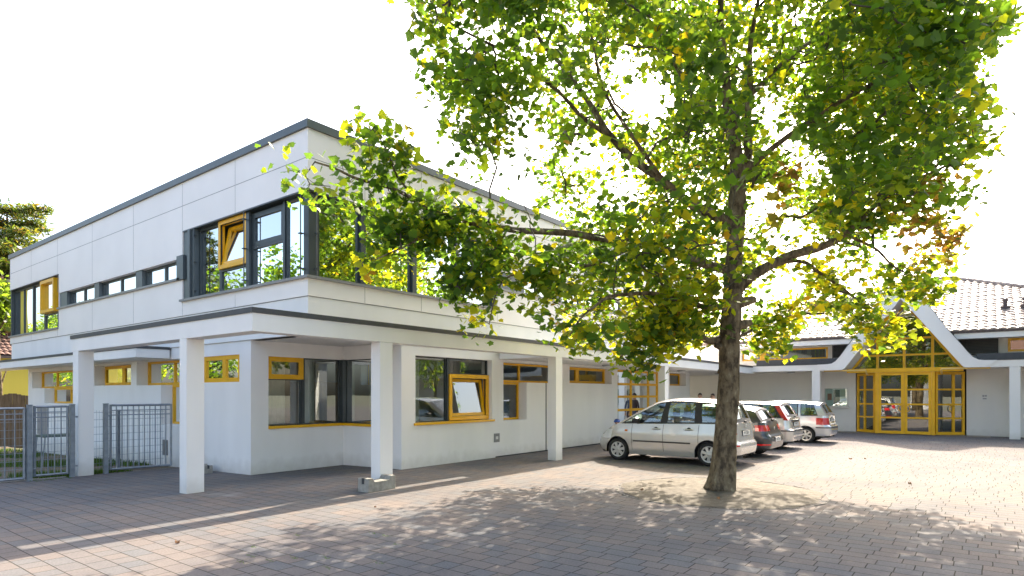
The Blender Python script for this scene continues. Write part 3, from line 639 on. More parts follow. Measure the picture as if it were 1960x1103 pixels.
for i in range(3, n - 4):
    a, b_ = O[i], O[i + 1]; up = 0.03
    mb.add([(X0 - 0.02, a[0], a[1] + 0.003), (X0 - 0.02, b_[0], b_[1] + 0.003), (X1, b_[0], b_[1] + 0.003), (X1, a[0], a[1] + 0.003),
            (X0 - 0.02, a[0], a[1] + up), (X0 - 0.02, b_[0], b_[1] + up), (X1, b_[0], b_[1] + up), (X1, a[0], a[1] + up)], [(0, 1, 5, 4), (4, 5, 6, 7), (1, 2, 6, 5), (3, 2, 6, 7), (0, 3, 7, 4)])
mb.build('gable_flashing', M['coping'], eb)
# glazed gable: glass sheet and yellow bars
XG = 32.28
def s_in(z): # inner half width of the hood at height z
    for (s0, z0), (s1, z1) in zip(inner[:-1], inner[1:]):
        if z0 <= z <= z1: return s0 + (s1 - s0) * (z - z0) / (z1 - z0)
    return 0.0
mb = MB()
tri = [(YC + s_in(z), z) for z in (2.86, 3.1, 3.5, 4.2, 4.9, 5.3)] + [(YC, 5.68)] + [(YC - s_in(z), z) for z in (5.3, 4.9, 4.2, 3.5, 3.1, 2.86)]
mb.add([(XG, *p) for p in tri], [tuple(range(len(tri)))])
gg = MB(); 
prev = None
for i in range(len(tri) - 1):
    a, b_ = tri[i], tri[i + 1]; k = 0.93
    def ins(p): return (YC + (p[0] - YC) * 0.955 if abs(p[0] - YC) > 0.01 else YC, p[1] - 0.08 if p[1] > 3.0 else p[1])
    ai, bi = ins(a), ins(b_)
    q = [a, b_, bi, ai]
    gg.add([(XG - 0.07, *p) for p in q] + [(XG + 0.05, *p) for p in q], [(0, 1, 2, 3), (4, 5, 6, 7), (2, 3, 7, 6)])
for yy in (3.94, 2.92, 1.88):
    zz = 2.86
    s = abs(yy - YC); zz = 2.86
    while zz < 5.6 and s_in(zz) > s: zz += 0.02
    gg.box(XG - 0.08, XG + 0.06, yy - 0.05, yy + 0.05, 2.86, min(zz, 4.18))
for zz in (3.47, 4.2):
    h = s_in(zz) - 0.03; gg.box(XG - 0.065, XG + 0.045, YC - h, YC + h, zz - 0.04, zz + 0.04)
gf = gg.build('gable_window', M['yellow'], eb); mb.build('pane', M['glass_door'], gf)
# entrance doors: centre pair on the front of a shallow bay, a splayed leaf and sidelight each side
mb = MB(); mb.box(31.24, 31.42, 0.78, 5.02, 2.68, 2.858); mb.build('door_transom', M['yellow'], eb)
mb = MB(); mb.box(31.42, 32.35, 0.72, 5.0, 2.8, 2.858); mb.build('bay_soffit', M['stucco'], eb)
def door_leaf(p0, p1, us, zs, fw, name='door', handle=None):
    """glazed leaf between plan points p0 and p1; us: inner vertical bars (fraction), zs: horizontal bars"""
    d = Vector((p1[0] - p0[0], p1[1] - p0[1], 0)); L = d.length; d.normalize(); nn = Vector((-d.y, d.x, 0))
    m_ = MB(); g_ = MB()
    def bx(mm, u0, u1, z0, z1, t0, t1):
        c = [Vector((p0[0], p0[1], 0)) + d * u + nn * t for u, t in ((u0, t0), (u1, t0), (u1, t1), (u0, t1))]
        mm.add([(q.x, q.y, z0) for q in c] + [(q.x, q.y, z1) for q in c], [(0, 3, 2, 1), (4, 5, 6, 7), (0, 1, 5, 4), (1, 2, 6, 5), (2, 3, 7, 6), (3, 0, 4, 7)])
    H = 2.675
    bx(m_, 0, fw, 0.03, H, -0.04, 0.04); bx(m_, L - fw, L, 0.03, H, -0.04, 0.04); bx(m_, fw, L - fw, 0.03, 0.15, -0.04, 0.04); bx(m_, fw, L - fw, H - 0.12, H, -0.04, 0.04)
    for u in us: bx(m_, u * L - 0.05, u * L + 0.05, 0.15, H - 0.12, -0.037, 0.037)
    for z in zs: bx(m_, fw, L - fw, z - 0.035, z + 0.035, -0.03, 0.03)
    o = m_.build(name, M['yellow'], eb)
    c0 = Vector((p0[0], p0[1], 0)) + d * fw; c1 = Vector((p0[0], p0[1], 0)) + d * (L - fw)
    g_.quad((c0.x, c0.y, 0.15), (c1.x, c1.y, 0.15), (c1.x, c1.y, H - 0.12), (c0.x, c0.y, H - 0.12)); g_.build('pane', M['glass_door'], o)
    if handle is not None:
        c = Vector((p0[0], p0[1], 0)) + d * (handle * L); k = MB(); pts = []
        for j in range(13):
            t = math.pi * j / 12
            q = c + d * (0.13 * math.cos(t) * 0 + (0.14 * math.sin(t) if handle < 0.5 else -0.14 * math.sin(t))); pts.append((q.x - 0.08, q.y, 1.12 + 0.15 * math.cos(t)))
        k.tube([(c.x - 0.02, c.y, 1.27)] + pts + [(c.x - 0.02, c.y, 0.97)], 0.016, 6); k.build('handle', M['yellow'], o, smooth=180)
    return o
ZS = (0.72, 1.3, 1.93)
door_leaf((31.33, 2.83), (31.33, 1.86), (), ZS, 0.11, handle=0.06); door_leaf((31.33, 3.8), (31.33, 2.84), (), ZS, 0.11, handle=0.94)
door_leaf((32.17, 4.72), (31.40, 3.92), (0.42,), ZS, 0.09); door_leaf((31.40, 1.74), (32.17, 0.78), (0.62,), ZS, 0.09, handle=0.62)
mb = MB()
for (x, y) in ((31.33, 3.86), (31.33, 1.80)): mb.box(x - 0.06, x + 0.07, y - 0.055, y + 0.055, 0.02, 2.675)
mb.build('door_post', M['yellow'], eb)
for (ya, yb) in ((5.85, 4.2), (-0.1, 1.5)):
    m_ = MB(); m_.tube([(30.72, ya, 2.77), (30.72, yb, 2.77), (30.75, yb, 2.74), (31.0, yb, 2.62), (31.25, yb, 2.6)], 0.035, 8); m_.build('door_rail', M['yellow_pale'], eb, smooth=60)
# hall behind the doors
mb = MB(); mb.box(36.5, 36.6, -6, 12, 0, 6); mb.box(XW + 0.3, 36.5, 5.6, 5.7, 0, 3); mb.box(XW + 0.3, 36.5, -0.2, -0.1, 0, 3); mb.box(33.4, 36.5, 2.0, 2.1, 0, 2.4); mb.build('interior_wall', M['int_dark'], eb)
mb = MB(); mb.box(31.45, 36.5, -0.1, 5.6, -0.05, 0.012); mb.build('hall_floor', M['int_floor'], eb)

# tiled hip roof with modelled wave tiles
EX, EZ, PT = 30.98, 4.28, 0.405
YLc, YRc, XR_ = 11.7, -7.0, 39.5
def s_out(z):
    for (s0, z0), (s1, z1) in zip(outer[:-1], outer[1:]):
        if z0 <= z <= z1: return s0 + (s1 - s0) * (z - z0) / (z1 - z0)
    return 0.0 if z > 6.2 else 3.2
mb = MB(); ROW = 0.34; TW = 0.30; NS = 5
nrows = int((XR_ - EX) / ROW)
for r_ in range(nrows):
    xa, xb = EX + r_ * ROW, EX + (r_ + 1) * ROW + 0.03
    lift = 0.045
    lo, hi = YRc + r_ * ROW, YLc - r_ * ROW
    lo2, hi2 = YRc + (r_ + 1) * ROW, YLc - (r_ + 1) * ROW
    k0, k1 = math.floor(lo / TW), math.ceil(hi / TW)
    for k in range(k0, k1):
        zc = EZ + (xa - EX) * PT
        ym = (k + 0.5) * TW
        if xa < 33.6 and abs(ym - YC) < s_out(zc + 0.05) - 0.1: continue
        vs = []
        for j in range(NS + 1):
            y = (k + j / NS) * TW
            ph = j / NS; h = 0.05 * math.sin(math.pi * ph) ** 1.0
            ya_, yb_ = clampf(y, lo, hi), clampf(y, lo2 - 0.03, hi2 + 0.03)
            jit = 0.006 * math.sin(k * 12.9 + r_ * 78.2)
            vs += [(xa, ya_, EZ + (xa - EX) * PT + h + lift + jit), (xb, yb_, EZ + (xb - EX) * PT + h + 0.004 + jit), (xa, ya_, EZ + (xa - EX) * PT + h * 0.3 - 0.0 + jit)]
        fs = []
        for j in range(NS):
            fs += [(3 * j, 3 * j + 1, 3 * j + 4, 3 * j + 3), (3 * j, 3 * j + 3, 3 * j + 5, 3 * j + 2)]
        mb.add(vs, fs)
rf = mb.build('roof', M['tile'], eb)
mb = MB()   # back and end slopes, and a deck under the tiles
zr = EZ + (XR_ - EX) * PT; y1, y2 = YLc - (XR_ - EX), YRc + (XR_ - EX)
mb.add([(XR_, y1, zr), (XR_, y2, zr), (48, YRc, EZ), (48, YLc, EZ), (EX, YLc, EZ), (EX, YRc, EZ)], [(0, 1, 2, 3), (0, 3, 4), (1, 5, 2)])
def dk(x, y): return (x, y, EZ + (x - EX) * PT - 0.03)
mb.add([dk(33.5, -4.4), dk(33.5, 9.1), dk(XR_, y1), dk(XR_, y2)], [(0, 1, 2, 3)])
mb.build('roof_back', M['tile'], rf)
mb = MB()
for (a, b_) in (((EX, YLc, EZ + 0.05), (XR_, y1, zr + 0.06)), ((XR_, y1, zr + 0.06), (XR_, y2, zr + 0.06)), ((XR_, y2, zr + 0.06), (EX, YRc, EZ + 0.05))):
    a, b_ = Vector(a), Vector(b_); n_ = int((b_ - a).length / 0.36)
    for k in range(n_):
        p, q = a.lerp(b_, k / n_), a.lerp(b_, (k + 1.08) / n_); mb.tube([p + Vector((0, 0, 0.02)), q], [0.11, 0.085], 8)
mb.build('ridge_tiles', M['tile'], rf, smooth=50)
mb = MB()
for (ya, yb) in ((YC + 1.75, 11.6), (-6.9, YC - 1.75)): mb.box(EX + 0.02, EX + 0.1, ya, yb, EZ - 0.08, EZ + 0.04)
mb.build('eave_edge', M['tile_dark'], rf)
mb = MB()
for (ya, yb) in ((YC + 1.82, 11.6), (-6.9, YC - 1.82)): mb.box(EX + 0.06, EX + 0.16, ya, yb, EZ - 0.3, EZ - 0.082); mb.box(EX + 0.16, XW - 0.1, ya, yb, EZ - 0.27, EZ - 0.22)
mb.build('eave_board', M['stucco'], eb)
for (x, y) in ((33.6, -0.6), (33.6, -1.25), (33.6, 5.2)):
    z = EZ + (x - EX) * PT; m_ = MB(); m_.lathe([(0.07, 0), (0.07, 0.36), (0.1, 0.36), (0.1, 0.46), (0.0, 0.48)], (x, y, z - 0.02), sides=12); m_.box(x - 0.16, x + 0.16, y - 0.16, y + 0.16, z - 0.05, z + 0.13); m_.build('roof_vent', M['tile_dark'], rf, smooth=40)
mb = MB(); mb.box(39.2, 40.2, 7.4, 8.4, 5.0, 7.0); mb.box(39.1, 40.3, 7.3, 8.5, 7.002, 7.14); mb.build('chimney', M['brick'], rf)
mb = MB(); mb.box(XW - 0.025, XW - 0.001, -0.01, 0.2, 1.49, 1.73); sg = tag(mb.build('wall_sign', M['paper']), 'small pale square sign on the wall right of the yellow doors', 'sign')
mb = MB()
for (a, b_, c, d) in ((0.02, 0.09, 1.63, 1.7), (0.1, 0.17, 1.62, 1.7), (0.03, 0.16, 1.52, 1.58)): mb.box(XW - 0.028, XW - 0.0255, a, b_, c, d)
mb.build('print', M['lamp_grey'], sg)
# notice board with posters
nb = thing('notice_board', 'glazed aluminium notice board with posters on the wall left of the yellow doors', 'notice board', (XW, 5.6, 1.6))
mb = MB(); frame_bars(mb, 0, XW, 5.12, 6.1, 1.15, 2.02, 0.035, -0.07, -0.005); mb.abox(0, XW, 5.05, 6.14, 1.1, 1.148, -0.1, -0.003); mb.build('frame', M['alu'], nb)
mb = MB(); mb.abox(0, XW, 5.157, 6.063, 1.187, 1.983, -0.018, -0.012); mb.build('backing', M['stucco_grey'], nb)
mb = MB(); mb.abox(0, XW, 5.75, 6.04, 1.2, 1.97, -0.023, -0.019); mb.abox(0, XW, 5.21, 5.44, 1.2, 1.62, -0.023, -0.019); p1 = mb.build('poster', M['paper'], nb)
mb = MB(); mb.abox(0, XW, 5.8, 5.98, 1.45, 1.76, -0.0265, -0.0235); mb.build('print', M['paper_red'], p1)
mb = MB(); mb.abox(0, XW, 5.46, 5.73, 1.22, 1.93, -0.023, -0.019); p2 = mb.build('poster', M['paper_green'], nb)
mb = MB(); mb.abox(0, XW, 5.64, 5.71, 1.36, 1.62, -0.0265, -0.0235); mb.build('print', M['ink'], p2)
mb = MB(); mb.abox(0, XW, 5.2, 5.44, 1.63, 1.95, -0.023, -0.019); p3 = mb.build('poster', M['paper_cream'], nb)
pane(0, XW, 5.157, 6.063, 1.187, 1.983, -0.05, M['glass_car'], nb)

# ------------------------------------------------------------------ cars
def lerp_tab(tab, x):
    if x <= tab[0][0]: return tab[0][1]
    for (x0, y0), (x1, y1) in zip(tab[:-1], tab[1:]):
        if x <= x1:
            t = (x - x0) / (x1 - x0); return y0 + (y1 - y0) * t
    return tab[-1][1]

def text_mesh(txt, size, name, m, parent, mw):
    cu = bpy.data.curves.new(name, 'FONT'); cu.body = txt; cu.size = size; cu.align_x = 'CENTER'; cu.align_y = 'CENTER'; cu.extrude = 0.001
    o = bpy.data.objects.new(name, cu); col.objects.link(o)
    dg = bpy.context.evaluated_depsgraph_get(); me = bpy.data.meshes.new_from_object(o.evaluated_get(dg))
    bpy.data.objects.remove(o); bpy.data.curves.remove(cu)
    me.transform(mw); me.materials.clear(); me.materials.append(m); me.name = name
    q = bpy.data.objects.new(name, me); col.objects.link(q); q.parent = parent; return q

def make_car(P, label, loc, rz, group):
    """car with +x forward; built from one wrapped shell, a greenhouse and separate lamps, wheels, trim"""
    T = thing('parked_car', label, 'car', loc, rz, group)
    xr, xf, W, wa, wr = P['xr'], P['xf'], P['W'] / 2, P['wb'] / 2, P['wr']
    top, paint = P['top'], P['paint']
    ra = wr + 0.055; ZR = P['rows']
    def offr(z): return lerp_tab(P['rear'], z)
    def offf(z): return lerp_tab(P['front'], z)
    def wz(z): return W * lerp_tab([(0.15, 0.93), (0.3, 0.975), (0.55, 1.0), (0.75, 0.995), (0.95, 0.965), (1.1, 0.94)], z)
    RRx, RRy, RFx, RFy = P.get('rr', (0.22, 0.24)) + P.get('rf', (0.62, 0.42))
    cols = []
    for a in (0, 0.18, 0.36, 0.54, 0.72, 0.88, 1.0): cols.append(('r', a))
    for t in (12, 25, 38, 52, 66, 78, 90): cols.append(('rc', R(t)))
    xs = [xr + RRx + 0.02]
    def arch(c): return [c - ra - 0.02, c - ra] + [c + ra * math.cos(R(t)) for t in (165, 150, 135, 120, 105, 90, 75, 60, 45, 30, 15)] + [c + ra, c + ra + 0.02]
    side = sorted([x for x in arch(-wa) + arch(wa) if xr + RRx < x < xf - RFx + 0.01] + [-wa + ra + (2 * wa - 2 * ra) * k / 14 for k in range(1, 14)])
    for x in side: cols.append(('s', x))
    xfe = max(side[-1], xf - RFx)
    for t in (10, 22, 34, 46, 58, 70, 80, 90): cols.append(('fc', R(t)))
    for a in (0.82, 0.6, 0.4, 0.2, 0): cols.append(('f', a))
    def plan(c, z):
        k, a = c; w_ = wz(z)
        if k == 'r': x, y = xr, a * (w_ - RRy)
        elif k == 'rc': x, y = xr + RRx * (1 - math.sin(a) ** 0.9 * 1.0) if False else xr + RRx * (1 - math.cos(a)), w_ - RRy + RRy * math.sin(a)
        elif k == 's': x, y = a, w_
        elif k == 'fc': x, y = xfe + (xf - xfe) * math.sin(a), w_ - RFy * (1 - math.cos(a))
        else: x, y = xf, a * (w_ - RFy)
        return x, y
    def pos(c, zrow):
        x0, _ = plan(c, 0.55)
        zt = lerp_tab(top, x0)
        zb = lerp_tab(P['bot'], x0)
        for ac in (-wa, wa):
            if abs(x0 - ac) < ra: zb = max(zb, wr + math.sqrt(max(0, ra * ra - (x0 - ac) ** 2)) * 1.0)
        z = clampf(zrow, min(zb, zt - 0.01), zt)
        x, y = plan(c, z)
        kr = clampf(1 - (x0 - xr) / 0.6, 0, 1); kf = clampf(1 - (xf - x0) / 0.7, 0, 1)
        x += offr(z) * kr - offf(z) * kf
        y *= 1 - 0.035 * clampf((x0 - (xf - 1.1)) / 1.1, 0, 1) - 0.03 * clampf(((xr + 0.9) - x0) / 0.9, 0, 1)
        return Vector((x, y, z))
    grid_ = [[pos(c, z) for z in ZR] for c in cols]
    parts = {'body': MB()}
    sel = P['sel']
    def put(key, q, d=0.0):
        m_ = parts.setdefault(key, MB())
        a, b_, c, e = q
        nrm = (c - a).cross(e - b_)
        if nrm.length < 1e-7: return
        nrm.normalize()
        for sgn in (1, -1):
            qq = [Vector((p.x, p.y * sgn, p.z)) + Vector((nrm.x, nrm.y * sgn, nrm.z)) * d for p in (a, b_, c, e)]
            m_.quad(*qq)
    for i in range(len(cols) - 1):
        for j in range(len(ZR) - 1):
            q = (grid_[i][j], grid_[i + 1][j], grid_[i + 1][j + 1], grid_[i][j + 1])
            if max((q[1] - q[0]).length, (q[2] - q[3]).length) < 1e-5 or max((q[3] - q[0]).length, (q[2] - q[1]).length) < 1e-5: continue
            cen = (q[0] + q[1] + q[2] + q[3]) / 4
            key = 'body'
            for nm, fn in sel:
                if fn(cen, cols[i][0]): key = nm; break
            put(key, q, 0.004 if key != 'body' else 0)
    # hood
    hx = P['cowl']; hood = parts['body']
    tops = [grid_[i][-1] for i in range(len(cols)) if cols[i][0] in ('s', 'fc') and plan(cols[i], 0.55)[0] >= hx - 0.12]
    NY = 8; rows_ = []
    for p in tops:
        k = clampf((xf - p.x) / 0.5, 0, 1); rows_.append([Vector((p.x + (0.10 * (1 - (s_ / NY * 2 - 1) ** 2) * 0), p.y * (1 - 2 * s_ / NY), p.z + P.get('crown', 0.05) * k * (1 - (1 - 2 * s_ / NY) ** 2) + 0.012 * k * (1 - (1 - 2 * s_ / NY) ** 6))) for s_ in range(NY + 1)])
    for a, b_ in zip(rows_[:-1], rows_[1:]):
        for s_ in range(NY): hood.quad(a[s_], b_[s_], b_[s_ + 1], a[s_ + 1])
    # wheel wells and floor
    well = MB()
    for i in range(len(cols) - 1):
        a, b_ = grid_[i][0], grid_[i + 1][0]
        if cols[i][0] in ('s', 'rc', 'fc'):
            for sg in (1, -1):
                ya, yb = max(0.3, a.y - 0.3), max(0.3, b_.y - 0.3)
                well.quad((a.x, sg * (a.y - 0.004), a.z), (b_.x, sg * (b_.y - 0.004), b_.z), (b_.x, sg * yb, b_.z), (a.x, sg * ya, a.z))
                well.quad((a.x, sg * ya, a.z), (b_.x, sg * yb, b_.z), (b_.x, sg * yb, 0.2), (a.x, sg * ya, 0.2))
    well.box(xr + 0.25, xf - 0.25, -W + 0.32, W - 0.32, 0.19, 0.26)
    well.build('underbody', M['trim'], T, local=True)
    # greenhouse
    gc = P['green']; wt_, wbk = P['roofw'] * W, 0.945
    def base_pt(x):
        x0 = clampf(x, xr + 0.02, xf); y = wz(lerp_tab(top, x0)) * wbk
        y *= 1 - 0.035 * clampf((x0 - (xf - 1.1)) / 1.1, 0, 1) - 0.05 * clampf(((xr + 0.9) - x0) / 0.9, 0, 1)
        return Vector((x, y, lerp_tab(top, x0) + 0.012))
    def roof_pt(x):
        k = clampf((x - gc[0][1]) / (gc[-1][1] - gc[0][1]), 0, 1)
        return Vector((x, wt_ * (1 - 0.05 * (2 * k - 1) ** 2), lerp_tab(P['roof'], x) - 0.045))
    NV = 6
    def gpt(u_b, u_t, v):
        a, b_ = base_pt(u_b), roof_pt(u_t); p = a.lerp(b_, v); p.y += 0.035 * math.sin(math.pi * v) * 1.0; return p
    trimb = parts.setdefault('window_trim', MB())
    for (xb0, xt0, kind), (xb1, xt1, _) in zip(gc[:-1], gc[1:]):
        NU = 6
        us_ = [0, 0.05] + [0.05 + 0.9 * k / 4 for k in range(1, 4)] + [0.95, 1] if kind == 'glass' else [0, 0.5, 1]
        vs_ = [0, 0.05, 0.28, 0.5, 0.72, 0.93, 1] if kind == 'glass' else [0, 0.25, 0.5, 0.75, 1]
        for a in range(len(us_) - 1):
            for b_ in range(len(vs_) - 1):
                f_ = lambda u, v: gpt(xb0 + (xb1 - xb0) * u, xt0 + (xt1 - xt0) * u, v)
                q = (f_(us_[a], vs_[b_]), f_(us_[a + 1], vs_[b_]), f_(us_[a + 1], vs_[b_ + 1]), f_(us_[a], vs_[b_ + 1]))
                if kind == 'glass':
                    inner_ = 0 < a < len(us_) - 2 and 0 < b_ < len(vs_) - 2
                    put('side_window' if inner_ else 'window_trim', q)
                else: put('body' if kind == 'body' else 'window_trim', q)
    # shoulder between shell and greenhouse
    n_ = 40
    xs_ = [gc[0][0] + (gc[-1][0] - gc[0][0]) * k / n_ for k in range(n_ + 1)]
    def shell_top(x):
        z = lerp_tab(top, x); y = wz(z)
        y *= 1 - 0.035 * clampf((x - (xf - 1.1)) / 1.1, 0, 1) - 0.03 * clampf(((xr + 0.9) - x) / 0.9, 0, 1)
        return Vector((x, y, z))
    for a, b_ in zip(xs_[:-1], xs_[1:]):
        if a > xr + RRx: put('body', (shell_top(a), shell_top(b_), base_pt(b_), base_pt(a)))
        elif b_ > xr + RRx - 0.05: pass
    # roof skin
    NX = 14; rws = []
    for k in range(NX + 1):
        x = gc[0][1] + (gc[-1][1] - gc[0][1]) * k / NX; p = roof_pt(x); zt = lerp_tab(P['roof'], x); e = (k == 0 or k == NX)
        bow = 0.0
        row = []
        for s_ in range(11):
            t = 1 - 2 * s_ / 10
            kx = (k / NX); xb = x + (0.07 * (1 - t * t)) * (kx if kx > 0.5 else 0) - (P.get('rbow', 0.05) * (1 - t * t)) * ((1 - kx) if kx < 0.5 else 0)
            row.append(Vector((xb, p.y * t * (1 + 0.0), p.z + 0.045 * (1 - abs(t) ** 3) + 0.028 * (1 - t * t))))
        rws.append(row)
    bd = parts['body']
    for a, b_ in zip(rws[:-1], rws[1:]):
        for s_ in range(10): bd.quad(a[s_], b_[s_], b_[s_ + 1], a[s_ + 1])
    # windscreen and rear window
    def screen(key, bx, rrow, bow, frame):
        bp = base_pt(bx); NS_ = 10; m_ = []
        for k in range(7):
            v = k / 6; row = []
            for s_ in range(NS_ + 1):
                t = 1 - 2 * s_ / NS_; lo = Vector((bp.x + bow * (1 - t * t), bp.y * t, bp.z + 0.03 * (1 - t * t))); hi = rrow[s_]
                p = lo.lerp(hi, v); side_ = gpt(gc[0][0] if bow < 0 else gc[-1][0], gc[0][1] if bow < 0 else gc[-1][1], v)
                p.y += (side_.y - lo.y * 0 - (bp.y + (rrow[0].y - bp.y) * v)) * t
                row.append(p)
            m_.append(row)
        for k in range(6):
            for s_ in range(NS_):
                q = (m_[k][s_], m_[k + 1][s_], m_[k + 1][s_ + 1], m_[k][s_ + 1])
                edge = s_ in (0, NS_ - 1) or k in ((0, 5) if frame else ())
                tgt = parts.setdefault(P.get('screen_edge', 'window_trim') if edge else key, MB()); tgt.quad(*q)
    screen('windscreen', gc[-1][0], rws[-1], 0.16, False); screen('rear_window', gc[0][0], rws[0], -P.get('rgbow', 0.07), True)
    # rear deck strip under the rear window
    bp = base_pt(gc[0][0]); rim_ = [grid_[i][-1] for i in range(len(cols)) if cols[i][0] in ('r', 'rc')]
    for a, b_ in zip(rim_[:-1], rim_[1:]):
        def innr(p): t = clampf(p.y / bp.y, -1, 1); return Vector((bp.x - P.get('rgbow', 0.07) * (1 - t * t), min(p.y, bp.y), bp.z + 0.03 * (1 - t * t)))
        put('body', (a, b_, innr(b_), innr(a)))
    # seats and dashboard inside
    ins = MB()
    zb_ = P['beltz']
    for (x, y) in P['seats']:
        ins.box(x - 0.28, x + 0.22, y - 0.24, y + 0.24, 0.35, 0.62); ins.add([(x - 0.22, y - 0.22, 0.6), (x - 0.08, y - 0.22, 0.6), (x - 0.08, y + 0.22, 0.6), (x - 0.22, y + 0.22, 0.6), (x - 0.36, y - 0.19, zb_ + 0.17), (x - 0.26, y - 0.19, zb_ + 0.17), (x - 0.26, y + 0.19, zb_ + 0.17), (x - 0.36, y + 0.19, zb_ + 0.17)], [(0, 3, 2, 1), (4, 5, 6, 7), (0, 1, 5, 4), (1, 2, 6, 5), (2, 3, 7, 6), (3, 0, 4, 7)])
        ins.box(x - 0.37, x - 0.28, y - 0.12, y + 0.12, zb_ + 0.2, zb_ + 0.38)
    ins.box(hx - 0.75, hx + 0.1, -W + 0.14, W - 0.14, 0.5, zb_ - 0.06); ins.box(xr + 0.2, xr + 0.75, -W + 0.2, W - 0.2, 0.4, zb_ - 0.08); ins.box(xr + 0.3, hx, -W + 0.2, W - 0.2, 0.27, 0.34)
    it = ins.build('interior', M['seat'], T, local=True)
    st = MB(); st.tube([(hx - 0.82 + 0.06 * math.sin(t), 0.34 + 0.18 * math.cos(t), zb_ - 0.01 + 0.17 * math.sin(t)) for t in [2 * math.pi * k / 16 for k in range(17)]], 0.014, 6, False); st.build('steering_wheel', M['trim'], it, local=True, smooth=180)
    mats = {'body': paint, 'window_trim': M['trim'], 'side_window': M['glass_car'], 'windscreen': M['glass_car'], 'rear_window': M['glass_car'], 'tail_light': M['redlens'], 'headlight': M['clear'],
            'lower_bumper': M['trim'], 'bumper_strip': M['trim'], 'reflector': M['redlens'], 'grille': M['trim'], 'bumper': paint}
    body = None
    for key in ['body'] + [k for k in parts if k != 'body']:
        m_ = parts[key]
        if not m_.v: continue
        if key in ('tail_light', 'headlight', 'reflector', 'side_window'):
            for sg in (1, -1):
                h_ = MB()
                for f_ in m_.f:
                    pts = [m_.v[i] for i in f_]
                    if sum(p[1] for p in pts) * sg > 0: h_.add(pts, [tuple(range(len(pts)))])
                if h_.v: h_.build(key, mats[key], T, local=True, smooth=35, merge=True)
        else: m_.build(key, mats[key], T, local=True, smooth=35, merge=True)
    # wheels
    for x in (-wa, wa):
        for sg in (1, -1):
            yo = sg * (W - 0.035)
            ty = MB(); ty.lathe([(wr * 0.66, yo - sg * 0.03), (wr * 0.72, yo - sg * 0.004), (wr * 0.86, yo), (wr * 0.96, yo - sg * 0.02), (wr, yo - sg * 0.045), (wr, yo - sg * 0.15), (wr * 0.95, yo - sg * 0.185), (wr * 0.6, yo - sg * 0.19)], (x, 0, wr), ax=1, sides=36)
            wh = bpy.data.objects.new('wheel', None); col.objects.link(wh); wh.parent = T; wh.location = (x, yo, wr)
            t_ = ty.build('tyre', M['tyre'], None, smooth=40); t_.parent = wh; t_.location = (-x, -yo, -wr)
            rm = MB(); rm.cur = 0
            f0 = yo - sg * 0.018
            rm.lathe([(wr * 0.69, f0 - sg * 0.02), (wr * 0.68, f0), (wr * 0.60, f0 - sg * 0.004), (wr * 0.58, f0 - sg * 0.03)], (x, 0, wr), ax=1, sides=36)
            rm.lathe([(0.0, f0 + sg * 0.012), (wr * 0.12, f0 + sg * 0.01), (wr * 0.2, f0), (wr * 0.21, f0 - sg * 0.03)], (x, 0, wr), ax=1, sides=20)
            NSP = P['spokes']
            for k in range(NSP):
                t = 2 * math.pi * k / NSP + 0.3; ww0, ww1 = P['spw'][0] * wr, P['spw'][1] * wr; r0, r1 = wr * 0.16, wr * 0.62
                def pt(r_, o_, h_): return (x + r_ * math.cos(t) - o_ * math.sin(t), f0 + sg * h_, wr + r_ * math.sin(t) + o_ * math.cos(t))
                a = [pt(r0, -ww0, 0.002), pt(r0, ww0, 0.002), pt(r1, ww1, -0.003), pt(r1, -ww1, -0.003)]; b_ = [pt(r0, -ww0, -0.03), pt(r0, ww0, -0.03), pt(r1, ww1, -0.035), pt(r1, -ww1, -0.035)]
                rm.add(a + b_, [(0, 1, 2, 3), (0, 1, 5, 4), (1, 2, 6, 5), (2, 3, 7, 6), (3, 0, 4, 7)])
            rm.cur = 1
            rm.lathe([(0.0, f0 - sg * 0.035), (wr * 0.6, f0 - sg * 0.035)], (x, 0, wr), ax=1, sides=24)
            r_o = rm.build('rim', [M['rim'], M['ink']], None, smooth=30); r_o.parent = wh; r_o.location = (-x, -yo, -wr)
    # door gaps, handles, side moulding, mirrors
    for x in P['gaps']:
        for sg in (1, -1):
            gaps = MB()
            zs_ = [0.3 + (lerp_tab(top, x) - 0.31) * k / 8 for k in range(9)]
            gaps.tube([(x + P.get('gapbow', 0.02) * math.sin(math.pi * k / 8), sg * (wz(z) + 0.001), z) for k, z in enumerate(zs_)], 0.0055, 4); gaps.build('door_gap', M['ink'], T, local=True)
    for (x, z) in P['handles']:
        for sg in (1, -1):
            h_ = MB(); y = wz(z); h_.tube([(x - 0.1, sg * (y + 0.004), z), (x - 0.075, sg * (y + 0.03), z), (x + 0.075, sg * (y + 0.03), z), (x + 0.1, sg * (y + 0.004), z)], [0.014, 0.018, 0.018, 0.014], 8); h_.build('door_handle', P.get('handle_mat', paint), T, local=True, smooth=60)
            c_ = MB(); c_.lathe([(0.0, sg * (y + 0.003)), (0.05, sg * (y + 0.003)), (0.055, sg * (y - 0.002))], (x, 0, z + 0.0), ax=1, sides=14); c_.build('handle_recess', M['trim'], T, local=True)
    if P.get('moulding'):
        x0, x1, z0, z1 = P['moulding']
        for sg in (1, -1):
            m_ = MB(); y = wz((z0 + z1) / 2); m_.box(x0, x1, sg * (y - 0.004), sg * (y + 0.014), z0, z1); m_.build('side_moulding', M['trim'], T, local=True, bevel=0.004)
    if P.get('indicator'):
        x, z = P['indicator']
        for sg in (1, -1):
            m_ = MB(); y = wz(z); m_.box(x - 0.04, x + 0.04, sg * (y - 0.01), sg * (y + 0.008), z - 0.025, z + 0.025); m_.build('side_indicator', M['orange'], T, local=True, bevel=0.004)
